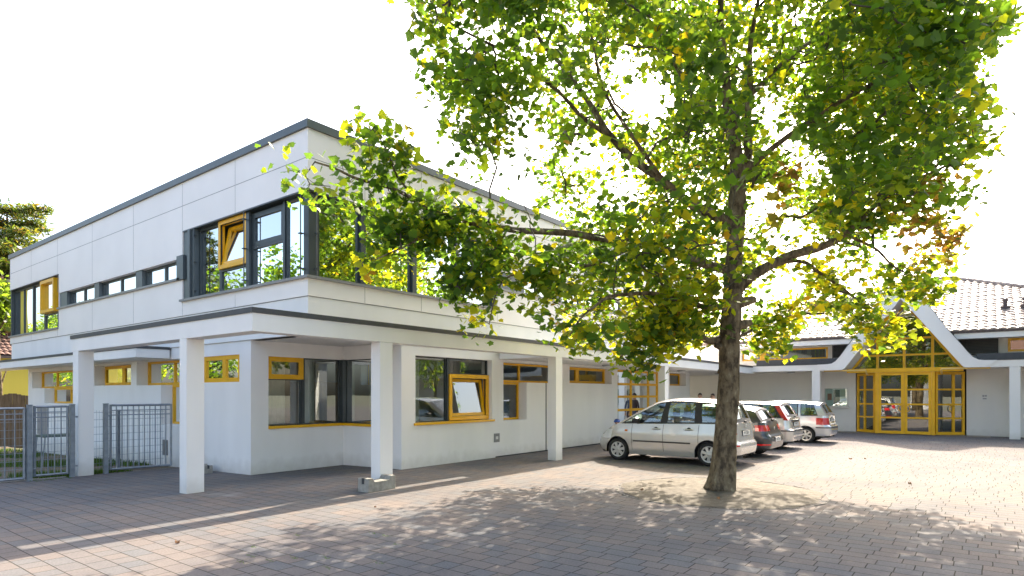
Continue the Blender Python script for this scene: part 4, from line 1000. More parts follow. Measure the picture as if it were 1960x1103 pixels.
    for sg in (1, -1):
        x, z = P['mirror']; m_ = MB(); y = wz(z) * 0.97
        prof = [(-0.05, 0.0), (-0.055, 0.12), (0.02, 0.14), (0.09, 0.10), (0.10, 0.02)]
        m_.prism([(x + a, z + b_) for a, b_ in prof], 1, sg * (y + 0.03), sg * (y + 0.2)); m_.box(x - 0.01, x + 0.05, sg * (y - 0.04), sg * (y + 0.04), z + 0.0, z + 0.05)
        m_.build('wing_mirror', M['trim'], T, local=True, smooth=40, bevel=0.015)
    # rear plate, wiper, badge, sill
    px, pz, ptxt, tilt = P['plate']
    m_ = MB(); m_.box(px - 0.006, px + 0.02, -0.275, 0.275, pz - 0.068, pz + 0.068); fr = m_.build('plate_holder', M['trim'], T, local=True, bevel=0.004)
    m_ = MB(); m_.box(px - 0.010, px - 0.0065, -0.26, 0.26, pz - 0.055, pz + 0.055); pl = m_.build('number_plate', M['plate'], T, local=True)
    mw = Matrix.Translation((px - 0.0115, 0, pz)) @ Matrix.Rotation(R(-90), 4, 'Z') @ Matrix.Rotation(R(90), 4, 'X')
    text_mesh(ptxt, 0.11, 'lettering', M['ink'], pl, mw)
    if P.get('wiper'):
        x, z = P['wiper']; m_ = MB(); m_.tube([(x, 0.0, z), (x + 0.02, 0.05, z + 0.03), (x + 0.07, 0.32, z + 0.06)], 0.012, 6); m_.box(x - 0.02, x + 0.04, -0.06, 0.06, z - 0.03, z + 0.025); m_.build('rear_wiper', M['trim'], T, local=True)
    m_ = MB(); m_.lathe([(0.0, px - 0.014 + P.get('badge', (0, 0))[0]), (0.035, px - 0.012 + P.get('badge', (0, 0))[0]), (0.04, px + P.get('badge', (0, 0))[0])], (0, 0, pz + P.get('badge', (0, 0.17))[1]), ax=0, sides=16); m_.build('badge', M['alu'], T, local=True, smooth=60)
    if P.get('grip'):
        x, z = P['grip']; m_ = MB(); m_.box(x - 0.02, x + 0.05, -0.36, 0.36, z, z + 0.055); m_.build('tailgate_grip', M['trim'], T, local=True, bevel=0.01)
    return T

ROWS = [0.17, 0.22, 0.26, 0.30, 0.35, 0.40, 0.45, 0.50, 0.54, 0.58, 0.62, 0.66, 0.70, 0.74, 0.78, 0.82, 0.86, 0.90, 0.94, 0.98, 1.02, 1.06]
carA = dict(xr=-1.93, xf=1.93, W=1.72, wb=2.44, wr=0.292, rows=ROWS, paint=M['silver'], beltz=1.0,
    top=[(-1.95, 1.03), (-1.0, 1.02), (0.2, 0.985), (0.85, 0.975), (1.2, 0.965), (1.45, 0.90), (1.68, 0.80), (1.82, 0.72), (1.93, 0.63)],
    bot=[(-1.93, 0.27), (-1.3, 0.22), (-0.8, 0.19), (0.8, 0.19), (1.3, 0.2), (1.93, 0.2)],
    rear=[(0.2, 0.10), (0.3, 0.03), (0.42, 0.0), (0.56, 0.01), (0.60, 0.07), (0.8, 0.085), (1.05, 0.12)], front=[(0.17, 0.12), (0.25, 0.04), (0.35, 0.0), (0.5, 0.01), (0.65, 0.10), (0.8, 0.22), (1.05, 0.3)],
    cowl=1.15, roofw=0.735, roof=[(-1.66, 1.52), (-1.2, 1.58), (-0.6, 1.615), (-0.25, 1.612), (0.05, 1.575), (0.2, 1.54), (0.36, 1.49)],
    green=[(-1.76, -1.58, 'trim'), (-1.66, -1.47, 'glass'), (-1.02, -0.98, 'trim'), (-0.90, -0.88, 'glass'), (-0.12, -0.16, 'trim'), (-0.02, -0.08, 'glass'), (1.13, 0.16, 'body'), (1.22, 0.30, '')],
    sel=[('tail_light', lambda c, k: k in ('rc',) and 0.78 < c.z < 1.03 and abs(c.y) > 0.66), ('reflector', lambda c, k: k == 'rc' and 0.5 < c.z < 0.56), ('headlight', lambda c, k: k == 'fc' and c.z > 0.60 and c.y > 0.3 and c.x > 1.35 and c.z < 0.8),
         ('lower_bumper', lambda c, k: c.z < 0.27 and (k in ('fc', 'f'))), ('lower_bumper', lambda c, k: c.z < 0.30 and k in ('r', 'rc')), ('grille', lambda c, k: k == 'f' and 0.3 < c.z < 0.45)],
    seats=[(0.1, 0.36), (0.1, -0.36), (-0.85, 0.36), (-0.85, -0.36)], spokes=7, spw=(0.10, 0.125), gaps=[0.78, -0.08, -0.99], handles=[(0.12, 0.86), (-0.74, 0.87)], handle_mat=M['alu'],
    moulding=(-0.78, 0.75, 0.52, 0.555), indicator=(0.95, 0.8), mirror=(0.62, 1.0), plate=(-1.852, 0.80, "W 2586", 0), wiper=(-1.83, 1.07), badge=(0.0, 0.17))
carB = dict(carA, xr=-1.86, xf=1.86, W=1.66, wb=2.3, wr=0.29, paint=M['charcoal'], beltz=0.93,
    top=[(-1.9, 0.98), (-1.0, 0.94), (0.2, 0.90), (0.85, 0.89), (1.1, 0.87), (1.5, 0.78), (1.86, 0.62)],
    rear=[(0.2, 0.10), (0.3, 0.03), (0.45, 0.0), (0.58, 0.02), (0.66, 0.08), (0.8, 0.11), (1.0, 0.19)], roof=[(-1.5, 1.30), (-1.1, 1.38), (-0.5, 1.43), (0.0, 1.43), (0.35, 1.40)],
    green=[(-1.62, -1.4, 'body'), (-1.3, -1.2, 'glass'), (-0.92, -0.9, 'trim'), (-0.84, -0.82, 'glass'), (-0.12, -0.16, 'trim'), (0.0, -0.06, 'glass'), (0.82, 0.2, 'body'), (0.94, 0.3, '')],
    sel=[('tail_light', lambda c, k: (k == 'rc' or (k == 'r' and c.y > 0.36)) and 0.72 < c.z < 0.92), ('reflector', lambda c, k: k == 'rc' and 0.36 < c.z < 0.41), ('headlight', lambda c, k: k == 'fc' and c.z > 0.56 and c.y > 0.3),
         ('lower_bumper', lambda c, k: c.z < 0.27 and k in ('fc', 'f', 'r', 'rc'))],
    spokes=5, spw=(0.1, 0.14), moulding=None, mirror=(0.55, 0.93), gaps=[0.7, -0.08, -0.9], handles=[(0.1, 0.8), (-0.7, 0.82)], plate=(-1.856, 0.50, "W 7314", 0), wiper=(-1.72, 1.02), badge=(0.1, 0.30), indicator=None, handle_mat=M['charcoal'])
carC = dict(carA, xr=-1.9, xf=1.9, W=1.66, wb=2.4, wr=0.29, paint=M['silver'], beltz=0.96,
    top=[(-1.9, 1.0), (-1.0, 0.97), (0.2, 0.92), (0.85, 0.91), (1.1, 0.88), (1.5, 0.80), (1.9, 0.64)],
    rear=[(0.2, 0.12), (0.3, 0.04), (0.42, 0.0), (0.62, 0.0), (0.66, 0.07), (0.8, 0.09), (1.0, 0.12)], roof=[(-1.55, 1.42), (-1.1, 1.47), (-0.5, 1.49), (0.0, 1.48), (0.35, 1.44)],
    green=[(-1.72, -1.45, 'tail'), (-1.5, -1.28, 'glass'), (-1.0, -0.96, 'trim'), (-0.9, -0.88, 'glass'), (-0.12, -0.16, 'trim'), (0.0, -0.06, 'glass'), (0.85, 0.22, 'body'), (0.98, 0.32, '')],
    sel=[('headlight', lambda c, k: k == 'fc' and c.z > 0.58 and c.y > 0.3), ('bumper_strip', lambda c, k: k in ('r', 'rc') and 0.58 < c.z < 0.62), ('lower_bumper', lambda c, k: c.z < 0.27 and k in ('fc', 'f', 'r', 'rc'))],
    spokes=6, spw=(0.1, 0.12), moulding=(-0.75, 0.72, 0.5, 0.54), mirror=(0.6, 0.95), gaps=[0.72, -0.08, -0.95], handles=[(0.1, 0.83), (-0.72, 0.84)], plate=(-1.822, 0.80, "W 4092", 0), wiper=(-1.77, 1.04), badge=(0.02, 0.14), grip=(-1.83, 0.885), indicator=None, handle_mat=M['silver'])
carD = dict(carA, xr=-1.98, xf=1.9, W=1.62, wb=2.36, wr=0.285, paint=M['silver_blue'], beltz=0.95,
    top=[(-2.0, 0.98), (-1.0, 0.96), (0.2, 0.92), (0.85, 0.91), (1.1, 0.88), (1.5, 0.8), (1.9, 0.64)],
    rear=[(0.2, 0.12), (0.3, 0.04), (0.42, 0.0), (0.6, 0.0), (0.66, 0.07), (0.8, 0.085), (1.0, 0.11)], roof=[(-1.72, 1.40), (-1.2, 1.45), (-0.5, 1.48), (0.0, 1.47), (0.35, 1.43)],
    green=[(-1.84, -1.58, 'body'), (-1.56, -1.4, 'glass'), (-1.0, -0.98, 'body'), (-0.92, -0.9, 'glass'), (-0.12, -0.16, 'trim'), (0.0, -0.06, 'glass'), (0.85, 0.22, 'body'), (0.98, 0.32, '')],
    sel=[('tail_light', lambda c, k: (k == 'rc' or (k == 'r' and c.y > 0.52)) and 0.66 < c.z < 0.90), ('headlight', lambda c, k: k == 'fc' and c.z > 0.58 and c.y > 0.3), ('bumper_strip', lambda c, k: (k in ('r', 'rc') or (k == 's' and c.x < -1.5)) and 0.54 < c.z < 0.58), ('lower_bumper', lambda c, k: c.z < 0.26 and k in ('fc', 'f', 'r', 'rc'))],
    spokes=6, spw=(0.09, 0.11), moulding=(-0.75, 0.72, 0.5, 0.54), mirror=(0.6, 0.95), gaps=[0.72, -0.08, -0.95], handles=[(0.1, 0.83), (-0.72, 0.84)], plate=(-1.902, 0.83, "W 9160", 0), wiper=(-1.85, 1.03), badge=(0.02, 0.1), indicator=None, handle_mat=M['silver_blue'], rgbow=0.06)
CG = 'cars parked in a row in the yard'
make_car(carA, 'silver people carrier parked just behind the plane tree trunk, nose to the wall', (15.47, 6.53, 0), R(90), CG)
make_car(carB, 'dark grey hatchback between two silver cars, only its tail showing', (18.05, 6.45, 0), R(90), CG)
cc = make_car(carC, 'silver hatchback with tall red lamps beside its rear window', (21.1, 6.65, 0), R(90), CG)
make_car(carD, 'silver estate car at the far end of the row with square red tail lamps', (24.55, 6.3, 0), R(90), CG)
for ch in cc.children:
    if ch.name.startswith('window_trim'): pass
# tall lamps on the rear pillars of the third car
for sg in (1, -1):
    m_ = MB(); prof = []
    for k in range(9):
        v = k / 8; z = 0.93 + v * 0.46; x = -1.79 + v * 0.30 + 0.02; y = 0.765 - v * 0.145 + 0.03 * math.sin(math.pi * v)
        prof.append((x, y, z))
    for (a, b_) in zip(prof[:-1], prof[1:]):
        for (d0, d1, e0, e1) in ((0.0, -0.02, 0.0, -0.11), (0.0, 0.14, 0.0, 0.005)):
            m_.quad((a[0] + d0, sg * (a[1] + e0 + 0.012), a[2]), (b_[0] + d0, sg * (b_[1] + e0 + 0.012), b_[2]), (b_[0] + d1, sg * (b_[1] + e1 + 0.012), b_[2]), (a[0] + d1, sg * (a[1] + e1 + 0.012), a[2]))
    m_.build('tail_light', M['redlens'], cc, local=True, smooth=60)

# ------------------------------------------------------------------ plane tree
rng = np.random.default_rng(11)
LIMBS = {
    'trunk': [(0.00,0.00,-0.00), (0.06,0.00,0.38), (0.09,0.00,0.85), (0.13,0.00,1.79), (0.17,0.00,2.73), (0.22,0.00,3.58), (0.24,0.00,4.33), (0.28,0.00,5.08), (0.30,0.00,5.50)],
    'stemA': [(0.30,0.00,5.50), (0.30,0.04,6.04), (0.26,0.07,6.43), (0.18,0.11,7.02), (0.12,0.15,7.39), (0.10,0.19,8.01), (0.08,0.22,8.80), (0.05,0.26,9.78), (0.10,0.30,10.97)],
    'stemB': [(0.30,0.00,5.50), (0.40,-0.04,5.68), (0.44,-0.09,5.90), (0.46,-0.13,6.44), (0.46,-0.17,7.06), (0.46,-0.21,7.88), (0.56,-0.26,8.68), (0.68,-0.30,9.75)],
    'L1': [(0.23,0.00,4.85), (-0.12,0.05,4.96), (-0.54,0.11,5.23), (-0.99,0.16,5.61), (-1.53,0.22,6.06), (-1.93,0.27,6.50), (-2.17,0.33,6.87), (-2.37,0.38,7.22), (-2.82,0.44,7.88), (-3.17,0.49,8.37), (-3.57,0.55,8.99), (-3.96,0.60,9.82)],
    'L1b': [(-1.92,0.35,6.53), (-2.41,0.08,6.73), (-3.32,-0.19,7.45), (-3.94,-0.46,7.69), (-4.55,-0.73,7.85), (-4.96,-1.00,7.95)],
    'L2': [(0.22,0.00,3.95), (-0.42,-0.14,4.11), (-0.92,-0.27,4.22), (-1.50,-0.41,4.37), (-2.17,-0.54,4.41), (-2.70,-0.68,4.45), (-3.25,-0.81,4.46), (-3.85,-0.95,4.48), (-4.38,-1.09,4.53), (-4.88,-1.22,4.62), (-5.26,-1.36,4.78), (-5.66,-1.49,5.00), (-6.17,-1.63,5.08), (-6.46,-1.76,5.17), (-6.70,-1.90,5.23)],
    'L2b': [(-5.26,-1.35,4.78), (-5.56,-1.47,5.21), (-5.70,-1.58,5.54), (-5.88,-1.70,5.81)],
    'L2c': [(-4.88,-1.20,4.63), (-5.24,-1.43,4.24), (-5.52,-1.67,3.94), (-5.83,-1.90,3.73)],
    'L2d': [(-3.85,-0.95,4.48), (-4.18,-1.27,3.87), (-4.57,-1.60,3.39)],
    'R1': [(0.22,0.00,3.48), (0.35,-0.06,3.69), (0.79,-0.12,4.03), (1.24,-0.18,4.21), (1.69,-0.24,4.33), (1.91,-0.30,4.42), (2.06,-0.36,4.55), (2.44,-0.42,4.96), (2.90,-0.48,5.30), (3.49,-0.54,5.55), (3.98,-0.60,5.79)],
    'R2': [(0.80,-0.10,4.03), (1.45,0.08,4.16), (1.94,0.27,3.99), (2.40,0.45,3.75), (2.81,0.63,3.54), (3.31,0.82,3.20), (3.62,1.00,2.92)],
    'R3': [(2.07,-0.35,4.55), (2.65,-0.16,4.37), (3.03,0.03,4.15), (3.50,0.21,3.94), (4.03,0.40,3.84)],
    'R4': [(0.41,0.00,5.69), (0.74,-0.27,6.01), (1.16,-0.53,6.27), (1.65,-0.80,6.59), (2.36,-1.07,6.97), (3.03,-1.33,7.33), (3.57,-1.60,7.58)],
    'R5': [(0.47,-0.15,7.07), (1.26,0.29,7.87), (2.25,0.72,8.70), (3.30,1.16,9.58), (4.41,1.60,10.72)],
    'D1': [(0.22,0.10,2.83), (-0.21,-0.07,2.68), (-0.45,-0.23,2.80), (-0.86,-0.40,3.06), (-1.35,-0.57,2.95), (-1.74,-0.73,2.58), (-2.03,-0.90,2.30)],
    'D2': [(0.15,-0.10,3.28), (-0.43,-0.48,3.23), (-1.07,-0.86,3.35), (-1.92,-1.24,3.37), (-2.56,-1.62,3.07), (-2.91,-2.00,2.63)],
    'D3': [(-1.50,-0.40,4.37), (-2.26,-0.70,3.99), (-2.91,-1.00,3.84), (-3.51,-1.30,3.69), (-3.92,-1.60,3.47), (-4.11,-1.90,2.80)],
    'R6': [(0.19,0.00,2.73), (0.55,0.33,2.85), (1.12,0.67,3.19), (1.88,1.00,3.43)],
    'U1': [(-0.55,0.10,5.22), (-1.19,-0.24,5.65), (-1.98,-0.58,6.56), (-2.30,-0.92,6.96), (-2.51,-1.26,7.54), (-2.72,-1.60,8.15)],
    'U2': [(0.27,0.10,6.44), (-0.23,0.47,7.18), (-0.62,0.85,8.17), (-0.94,1.23,9.21), (-1.18,1.60,10.51)],
}
RAD = dict(trunk=(0.245, 0.15), stemA=(0.13, 0.03), stemB=(0.10, 0.02), L1=(0.105, 0.02), L1b=(0.045, 0.012), L2=(0.085, 0.012), L2b=(0.02, 0.008), L2c=(0.02, 0.008), L2d=(0.02, 0.007),
           R1=(0.11, 0.015), R2=(0.04, 0.01), R3=(0.03, 0.01), R4=(0.06, 0.014), R5=(0.05, 0.012), D1=(0.075, 0.01), D2=(0.06, 0.01), D3=(0.035, 0.008), R6=(0.04, 0.01), U1=(0.045, 0.012), U2=(0.05, 0.012))
MAIN = [(-5.74, 9.41), (-5.76, 8.75), (-5.46, 8.51), (-5.43, 8.09), (-5.03, 7.90), (-5.50, 7.53), (-5.55, 7.29), (-5.22, 7.15), (-4.89, 6.92), (-5.01, 6.54), (-4.75, 6.32), (-4.47, 6.16), (-4.47, 5.79), (-4.23, 5.74), (-3.72, 5.88), (-3.62, 5.55), (-3.3, 4.9), (-2.9, 4.2), (-2.2, 3.7), (-1.2, 3.3), (-0.2, 3.25), (0.5, 3.4), (1.3, 3.45), (2.0, 3.5), (3.0, 3.7), (4.0, 4.0), (4.14, 4.70), (3.67, 4.89), (4.52, 5.36), (4.42, 5.74), (4.75, 6.21), (4.52, 6.73), (4.75, 6.96), (4.42, 7.34), (4.61, 7.90), (5.13, 8.47), (5.13, 8.75), (4.42, 9.03), (3.95, 10.54), (2.54, 11.95), (0.19, 12.61), (-2.63, 12.04), (-4.70, 10.73)]
HOLES = [(-1.74, 7.79, 0.19), (-1.27, 7.10, 0.42), (-1.88, 6.96, 0.24), (-2.35, 6.02, 0.21), (-3.01, 4.80, 0.14), (-4.70, 8.28, 0.11), (-3.58, 6.82, 0.11), (1.13, 6.49, 0.17), (0.85, 6.96, 0.15), (1.51, 7.53, 0.13), (0.85, 5.17, 0.21), (1.69, 5.74, 0.13), (1.32, 4.89, 0.19), (2.45, 3.72, 0.21), (3.01, 4.14, 0.24), (3.58, 4.80, 0.19), (1.98, 4.14, 0.15), (0.94, 3.58, 0.13), (-3.48, 5.36, 0.13), (2.63, 5.08, 0.15), (4.14, 5.65, 0.17)]
def in_poly(px, pz, poly):
    ins = np.zeros(len(px), bool); n_ = len(poly)
    for i in range(n_):
        (x0, z0), (x1, z1) = poly[i], poly[(i + 1) % n_]
        c_ = ((z0 > pz) != (z1 > pz)) & (px < (x1 - x0) * (pz - z0) / (z1 - z0 + 1e-12) + x0); ins ^= c_
    return ins

CROWN_D = 0.9
OUTLINE = [(-5.74, 9.41), (-5.76, 8.75), (-5.46, 8.51), (-5.43, 8.09), (-5.03, 7.90), (-5.50, 7.53), (-5.55, 7.29), (-5.22, 7.15), (-4.89, 6.92), (-5.01, 6.54), (-4.75, 6.32), (-4.47, 6.16), (-4.47, 5.79), (-4.23, 5.74), (-3.72, 5.88), (-3.62, 5.55), (-4.00, 5.22), (-4.28, 5.08), (-4.70, 5.13), (-4.91, 5.74), (-5.03, 6.02), (-5.36, 5.74), (-5.55, 5.93), (-5.83, 6.30), (-6.07, 6.68), (-6.49, 6.76), (-6.49, 6.35), (-6.26, 6.02), (-6.87, 5.88), (-7.23, 6.12), (-7.51, 6.26), (-7.43, 5.74), (-7.10, 5.55), (-6.96, 5.13), (-6.49, 4.89), (-6.49, 4.14), (-6.40, 3.76), (-5.83, 3.95), (-5.46, 3.58), (-4.89, 3.72), (-4.80, 3.29), (-4.47, 3.20), (-4.47, 2.73), (-4.09, 2.59), (-3.95, 2.82), (-4.28, 3.39), (-3.86, 3.81), (-3.20, 3.86), (-2.87, 3.58), (-3.10, 3.01), (-3.01, 2.73), (-2.49, 2.49), (-2.02, 2.82), (-1.79, 2.26), (-1.22, 2.12), (-1.03, 2.45), (-0.47, 2.68), (-0.11, 2.82), (-0.08, 3.29), (0.42, 3.29), (0.47, 2.63), (0.66, 2.26), (1.13, 2.82), (1.32, 3.01), (1.65, 3.20), (1.98, 2.92), (2.26, 3.29), (2.45, 2.82), (2.63, 2.54), (3.20, 2.73), (3.48, 3.20), (3.43, 3.48), (3.95, 3.62), (4.23, 3.86), (4.05, 4.42), (4.14, 4.70), (3.67, 4.89), (4.52, 5.36), (4.42, 5.74), (4.75, 6.21), (4.52, 6.73), (4.75, 6.96), (4.42, 7.34), (4.61, 7.90), (5.13, 8.47), (5.13, 8.75), (4.42, 9.03), (3.95, 10.54), (2.54, 11.95), (0.19, 12.61), (-2.63, 12.04), (-4.70, 10.73)]
def crown_shape(P, poly, pad=0.0):
    """crown envelope: narrower and lower on the near side, as a lopsided open-grown crown is"""
    k = 11.14 / (11.14 + P[:, 1]); a, z = (3.763 + P[:, 0]) * k - 3.763, 1.75 + (P[:, 2] - 1.75) * k
    ok = in_poly(a, z, poly)
    for hx_, hz_, hr in HOLES: ok &= (a - hx_) ** 2 + (z - hz_) ** 2 > (hr + pad) ** 2
    return ok, a, z
def plane_clusters():
    N = 24000
    P = np.stack([rng.uniform(-6.5, 6.5, N), rng.uniform(-3.4, 4.4, N), rng.uniform(2.6, 12.7, N)], 1)
    q = ((P[:, 0] + 0.2) / 6.0) ** 2 + ((P[:, 1] - 0.5) / np.where(P[:, 1] > 0.5, 5.2, 3.9)) ** 2 + ((P[:, 2] - 7.4) / np.where(P[:, 1] > 1.2, 6.2, 5.2)) ** 2
    ok, a, z = crown_shape(P, MAIN, 0.2); ok |= (P[:, 1] > 1.4) & crown_shape(P, OUTLINE, 0.1)[0] & (P[:, 0] > -2.5)
    P = P[ok & ~((P[:, 1] > 0.6) & (P[:, 0] < -3.0)) & (q < 1) & (rng.random(N) < 0.25 + 0.75 * q)]
    keep = []
    for p in P:
        d = 0.42 + 1.25 * mnoise.noise(Vector(p) * 0.6) + 0.5 * mnoise.noise(Vector(p) * 1.5)
        if p[2] > 9.6: d *= 0.6
        if p[2] > 5.8: d *= 1.75 if p[0] > -0.2 else 1.3
        if p[2] < 5.6 and p[1] < 0.6: d *= 0.55
        if p[0] > 0.2 and p[2] < 5.0: d *= 0.6 if p[1] < 1.4 else 0.5
        if abs(p[0] - 0.3) < 0.5 and p[1] < 0 and p[2] < 6.5: d *= 0.3
        keep.append(rng.random() < d * CROWN_D)
    P = P[np.array(keep)]
    ex = []
    def along(nm, n_, r_, droop=0.15, t0=0.1):
        L = np.array(LIMBS[nm]); s = np.linspace(0, 1, len(L)); nodes_ = rng.uniform(t0, 1, max(3, n_ // 7))
        for _ in range(n_):
            t = clampf(nodes_[rng.integers(len(nodes_))] + rng.normal(0, 0.02), t0, 1.0); p = np.array([np.interp(t, s, L[:, k]) for k in range(3)])
            q = rng.normal(0, 1, 3) * np.array([r_, r_, r_ * 0.75]); q[2] -= droop * rng.random()
            ex.append(p + q)
    along('L2', 80, 0.33, 0.4, 0.28); along('L2b', 22, 0.14, 0.05, 0.2); along('L2c', 24, 0.22, 0.2, 0.1); along('L2d', 34, 0.26, 0.3, 0.1)
    along('D1', 40, 0.22, 0.25, 0.35); along('D2', 36, 0.30, 0.3, 0.3); along('D3', 40, 0.30, 0.3, 0.1); along('R2', 34, 0.22, 0.25, 0.35); along('R3', 24, 0.2, 0.25, 0.3); along('R6', 28, 0.25, 0.2, 0.5); along('R1', 36, 0.33, 0.1, 0.6)
    for (x, e_, z_, L, n_) in ((-4.25, -1.5, 3.9, 1.15, 6), (-3.4, -1.2, 3.9, 1.15, 7), (-3.0, -1.5, 3.6, 0.8, 6), (-1.75, -0.9, 2.75, 0.5, 6), (-1.45, -0.8, 2.6, 0.5, 7), (3.0, 0.8, 3.2, 0.45, 5), (2.6, 0.5, 3.4, 0.5, 4), (1.0, 0.6, 3.1, 0.8, 5), (1.2, 0.6, 2.85, 0.3, 4)):
        for k in range(n_):
            t = (k + rng.random()) / n_; ex.append(np.array([x + rng.normal(0, 0.08), e_ + rng.normal(0, 0.1), z_ - L * t]))
    ex = np.array(ex); ok, a, z = crown_shape(ex, OUTLINE)
    return np.concatenate([P, ex[ok | (rng.random(len(ex)) < 0.2)]])

def grow(limbs, rads, clusters, twig_r=0.005):
    """attach every leaf cluster to the nearest earlier branch; returns nodes, parents, radii"""
    pos, par, rad = [], [], []
    for nm, L in limbs.items():
        L = np.array(L); n_ = max(4, int(sum(np.linalg.norm(L[1:] - L[:-1], axis=1)) / 0.25)); s = np.linspace(0, 1, len(L)); r0, r1 = rads[nm]
        if nm == 'trunk': continue
        for i in range(n_ + 1):
            t = i / n_; pos.append([np.interp(t, s, L[:, k]) for k in range(3)]); par.append(-1); rad.append(r0 + (r1 - r0) * t)
    nb = len(pos)
    pos = np.array(pos); order = np.argsort(np.min(np.linalg.norm(clusters[:, None] - pos[None, ::3], axis=2), axis=1))
    P = np.zeros((nb + 4 * len(clusters), 3)); P[:nb] = pos; n_ = nb; segs = []
    for ci in order:
        c = clusters[ci]; d = np.linalg.norm(P[:n_] - c, axis=1) + 0.25 * np.clip(P[:n_, 2] - c[2], 0, 9)
        k = int(np.argmin(d)); a = P[k]; L = np.linalg.norm(c - a)
        if L < 0.08: continue
        m1 = a + (c - a) * 0.35 + rng.normal(0, 0.06 * L, 3); m2 = a + (c - a) * 0.7 + rng.normal(0, 0.06 * L, 3) + np.array([0, 0, 0.05 * L])
        segs.append((k, n_, n_ + 1, n_ + 2)); P[n_], P[n_ + 1], P[n_ + 2] = m1, m2, c; n_ += 3
    # how many clusters hang on each node -> thickness
    cnt = np.zeros(n_); parent = -np.ones(n_, int)
    for (k, i, j, l) in segs: parent[i], parent[j], parent[l] = k, i, j; cnt[l] += 1
    for l in range(n_ - 1, nb - 1, -1):
        if parent[l] >= 0: cnt[parent[l]] += cnt[l]
    return P[:n_], segs, cnt, twig_r

def limb_mesh(mb, limbs, rads, trunk_sides=28):
    for nm, L in limbs.items():
        V = [Vector(p) for p in L]; r0, r1 = rads[nm]
        # smooth resample
        n_ = max(6, int(sum((b - a).length for a, b in zip(V[:-1], V[1:])) / 0.12)); pts = []
        for i in range(n_ + 1):
            t = i / n_ * (len(V) - 1); k = min(int(t), len(V) - 2); f_ = t - k
            p0, p1, p2, p3 = V[max(k - 1, 0)], V[k], V[k + 1], V[min(k + 2, len(V) - 1)]
            q = 0.5 * ((2 * p1) + (p2 - p0) * f_ + (2 * p0 - 5 * p1 + 4 * p2 - p3) * f_ ** 2 + (3 * p1 - p0 - 3 * p2 + p3) * f_ ** 3)
            if nm != 'trunk': q = q + Vector((mnoise.noise(q * 1.7), mnoise.noise(q * 1.7 + Vector((9, 3, 1))), mnoise.noise(q * 1.7 + Vector((4, 7, 2))))) * 0.05
            pts.append(q)
        rr = [r0 + (r1 - r0) * (i / n_) for i in range(n_ + 1)]
        if nm == 'trunk': rr = [r_ * (1 - 0.12 * min(1, p.z / 1.2)) + 0.05 * math.exp(-p.z / 0.18) for r_, p in zip(rr, pts)]
        k0 = len(mb.v); mb.tube(pts, rr, trunk_sides if nm == 'trunk' else 12)
        for i in range(k0, len(mb.v)):
            p = Vector(mb.v[i]); sc = 0.05 if nm == 'trunk' else 0.012
            if nm == 'trunk':
                c = min(pts, key=lambda q: (q - p).length); d_ = (p - c); d_.z = 0
                if d_.length > 0:
                    ang = math.atan2(d_.y, d_.x)
                    h = mnoise.noise(Vector((math.cos(ang) * 1.6, math.sin(ang) * 1.6, p.z * 0.8))) * 0.045 + mnoise.noise(Vector((math.cos(ang) * 4, math.sin(ang) * 4, p.z * 2.2))) * 0.016
                    h += 0.03 * math.exp(-p.z / 0.25) * math.sin(5 * ang + 1)
                    p = p + d_.normalized() * h
            mb.v[i] = tuple(p)

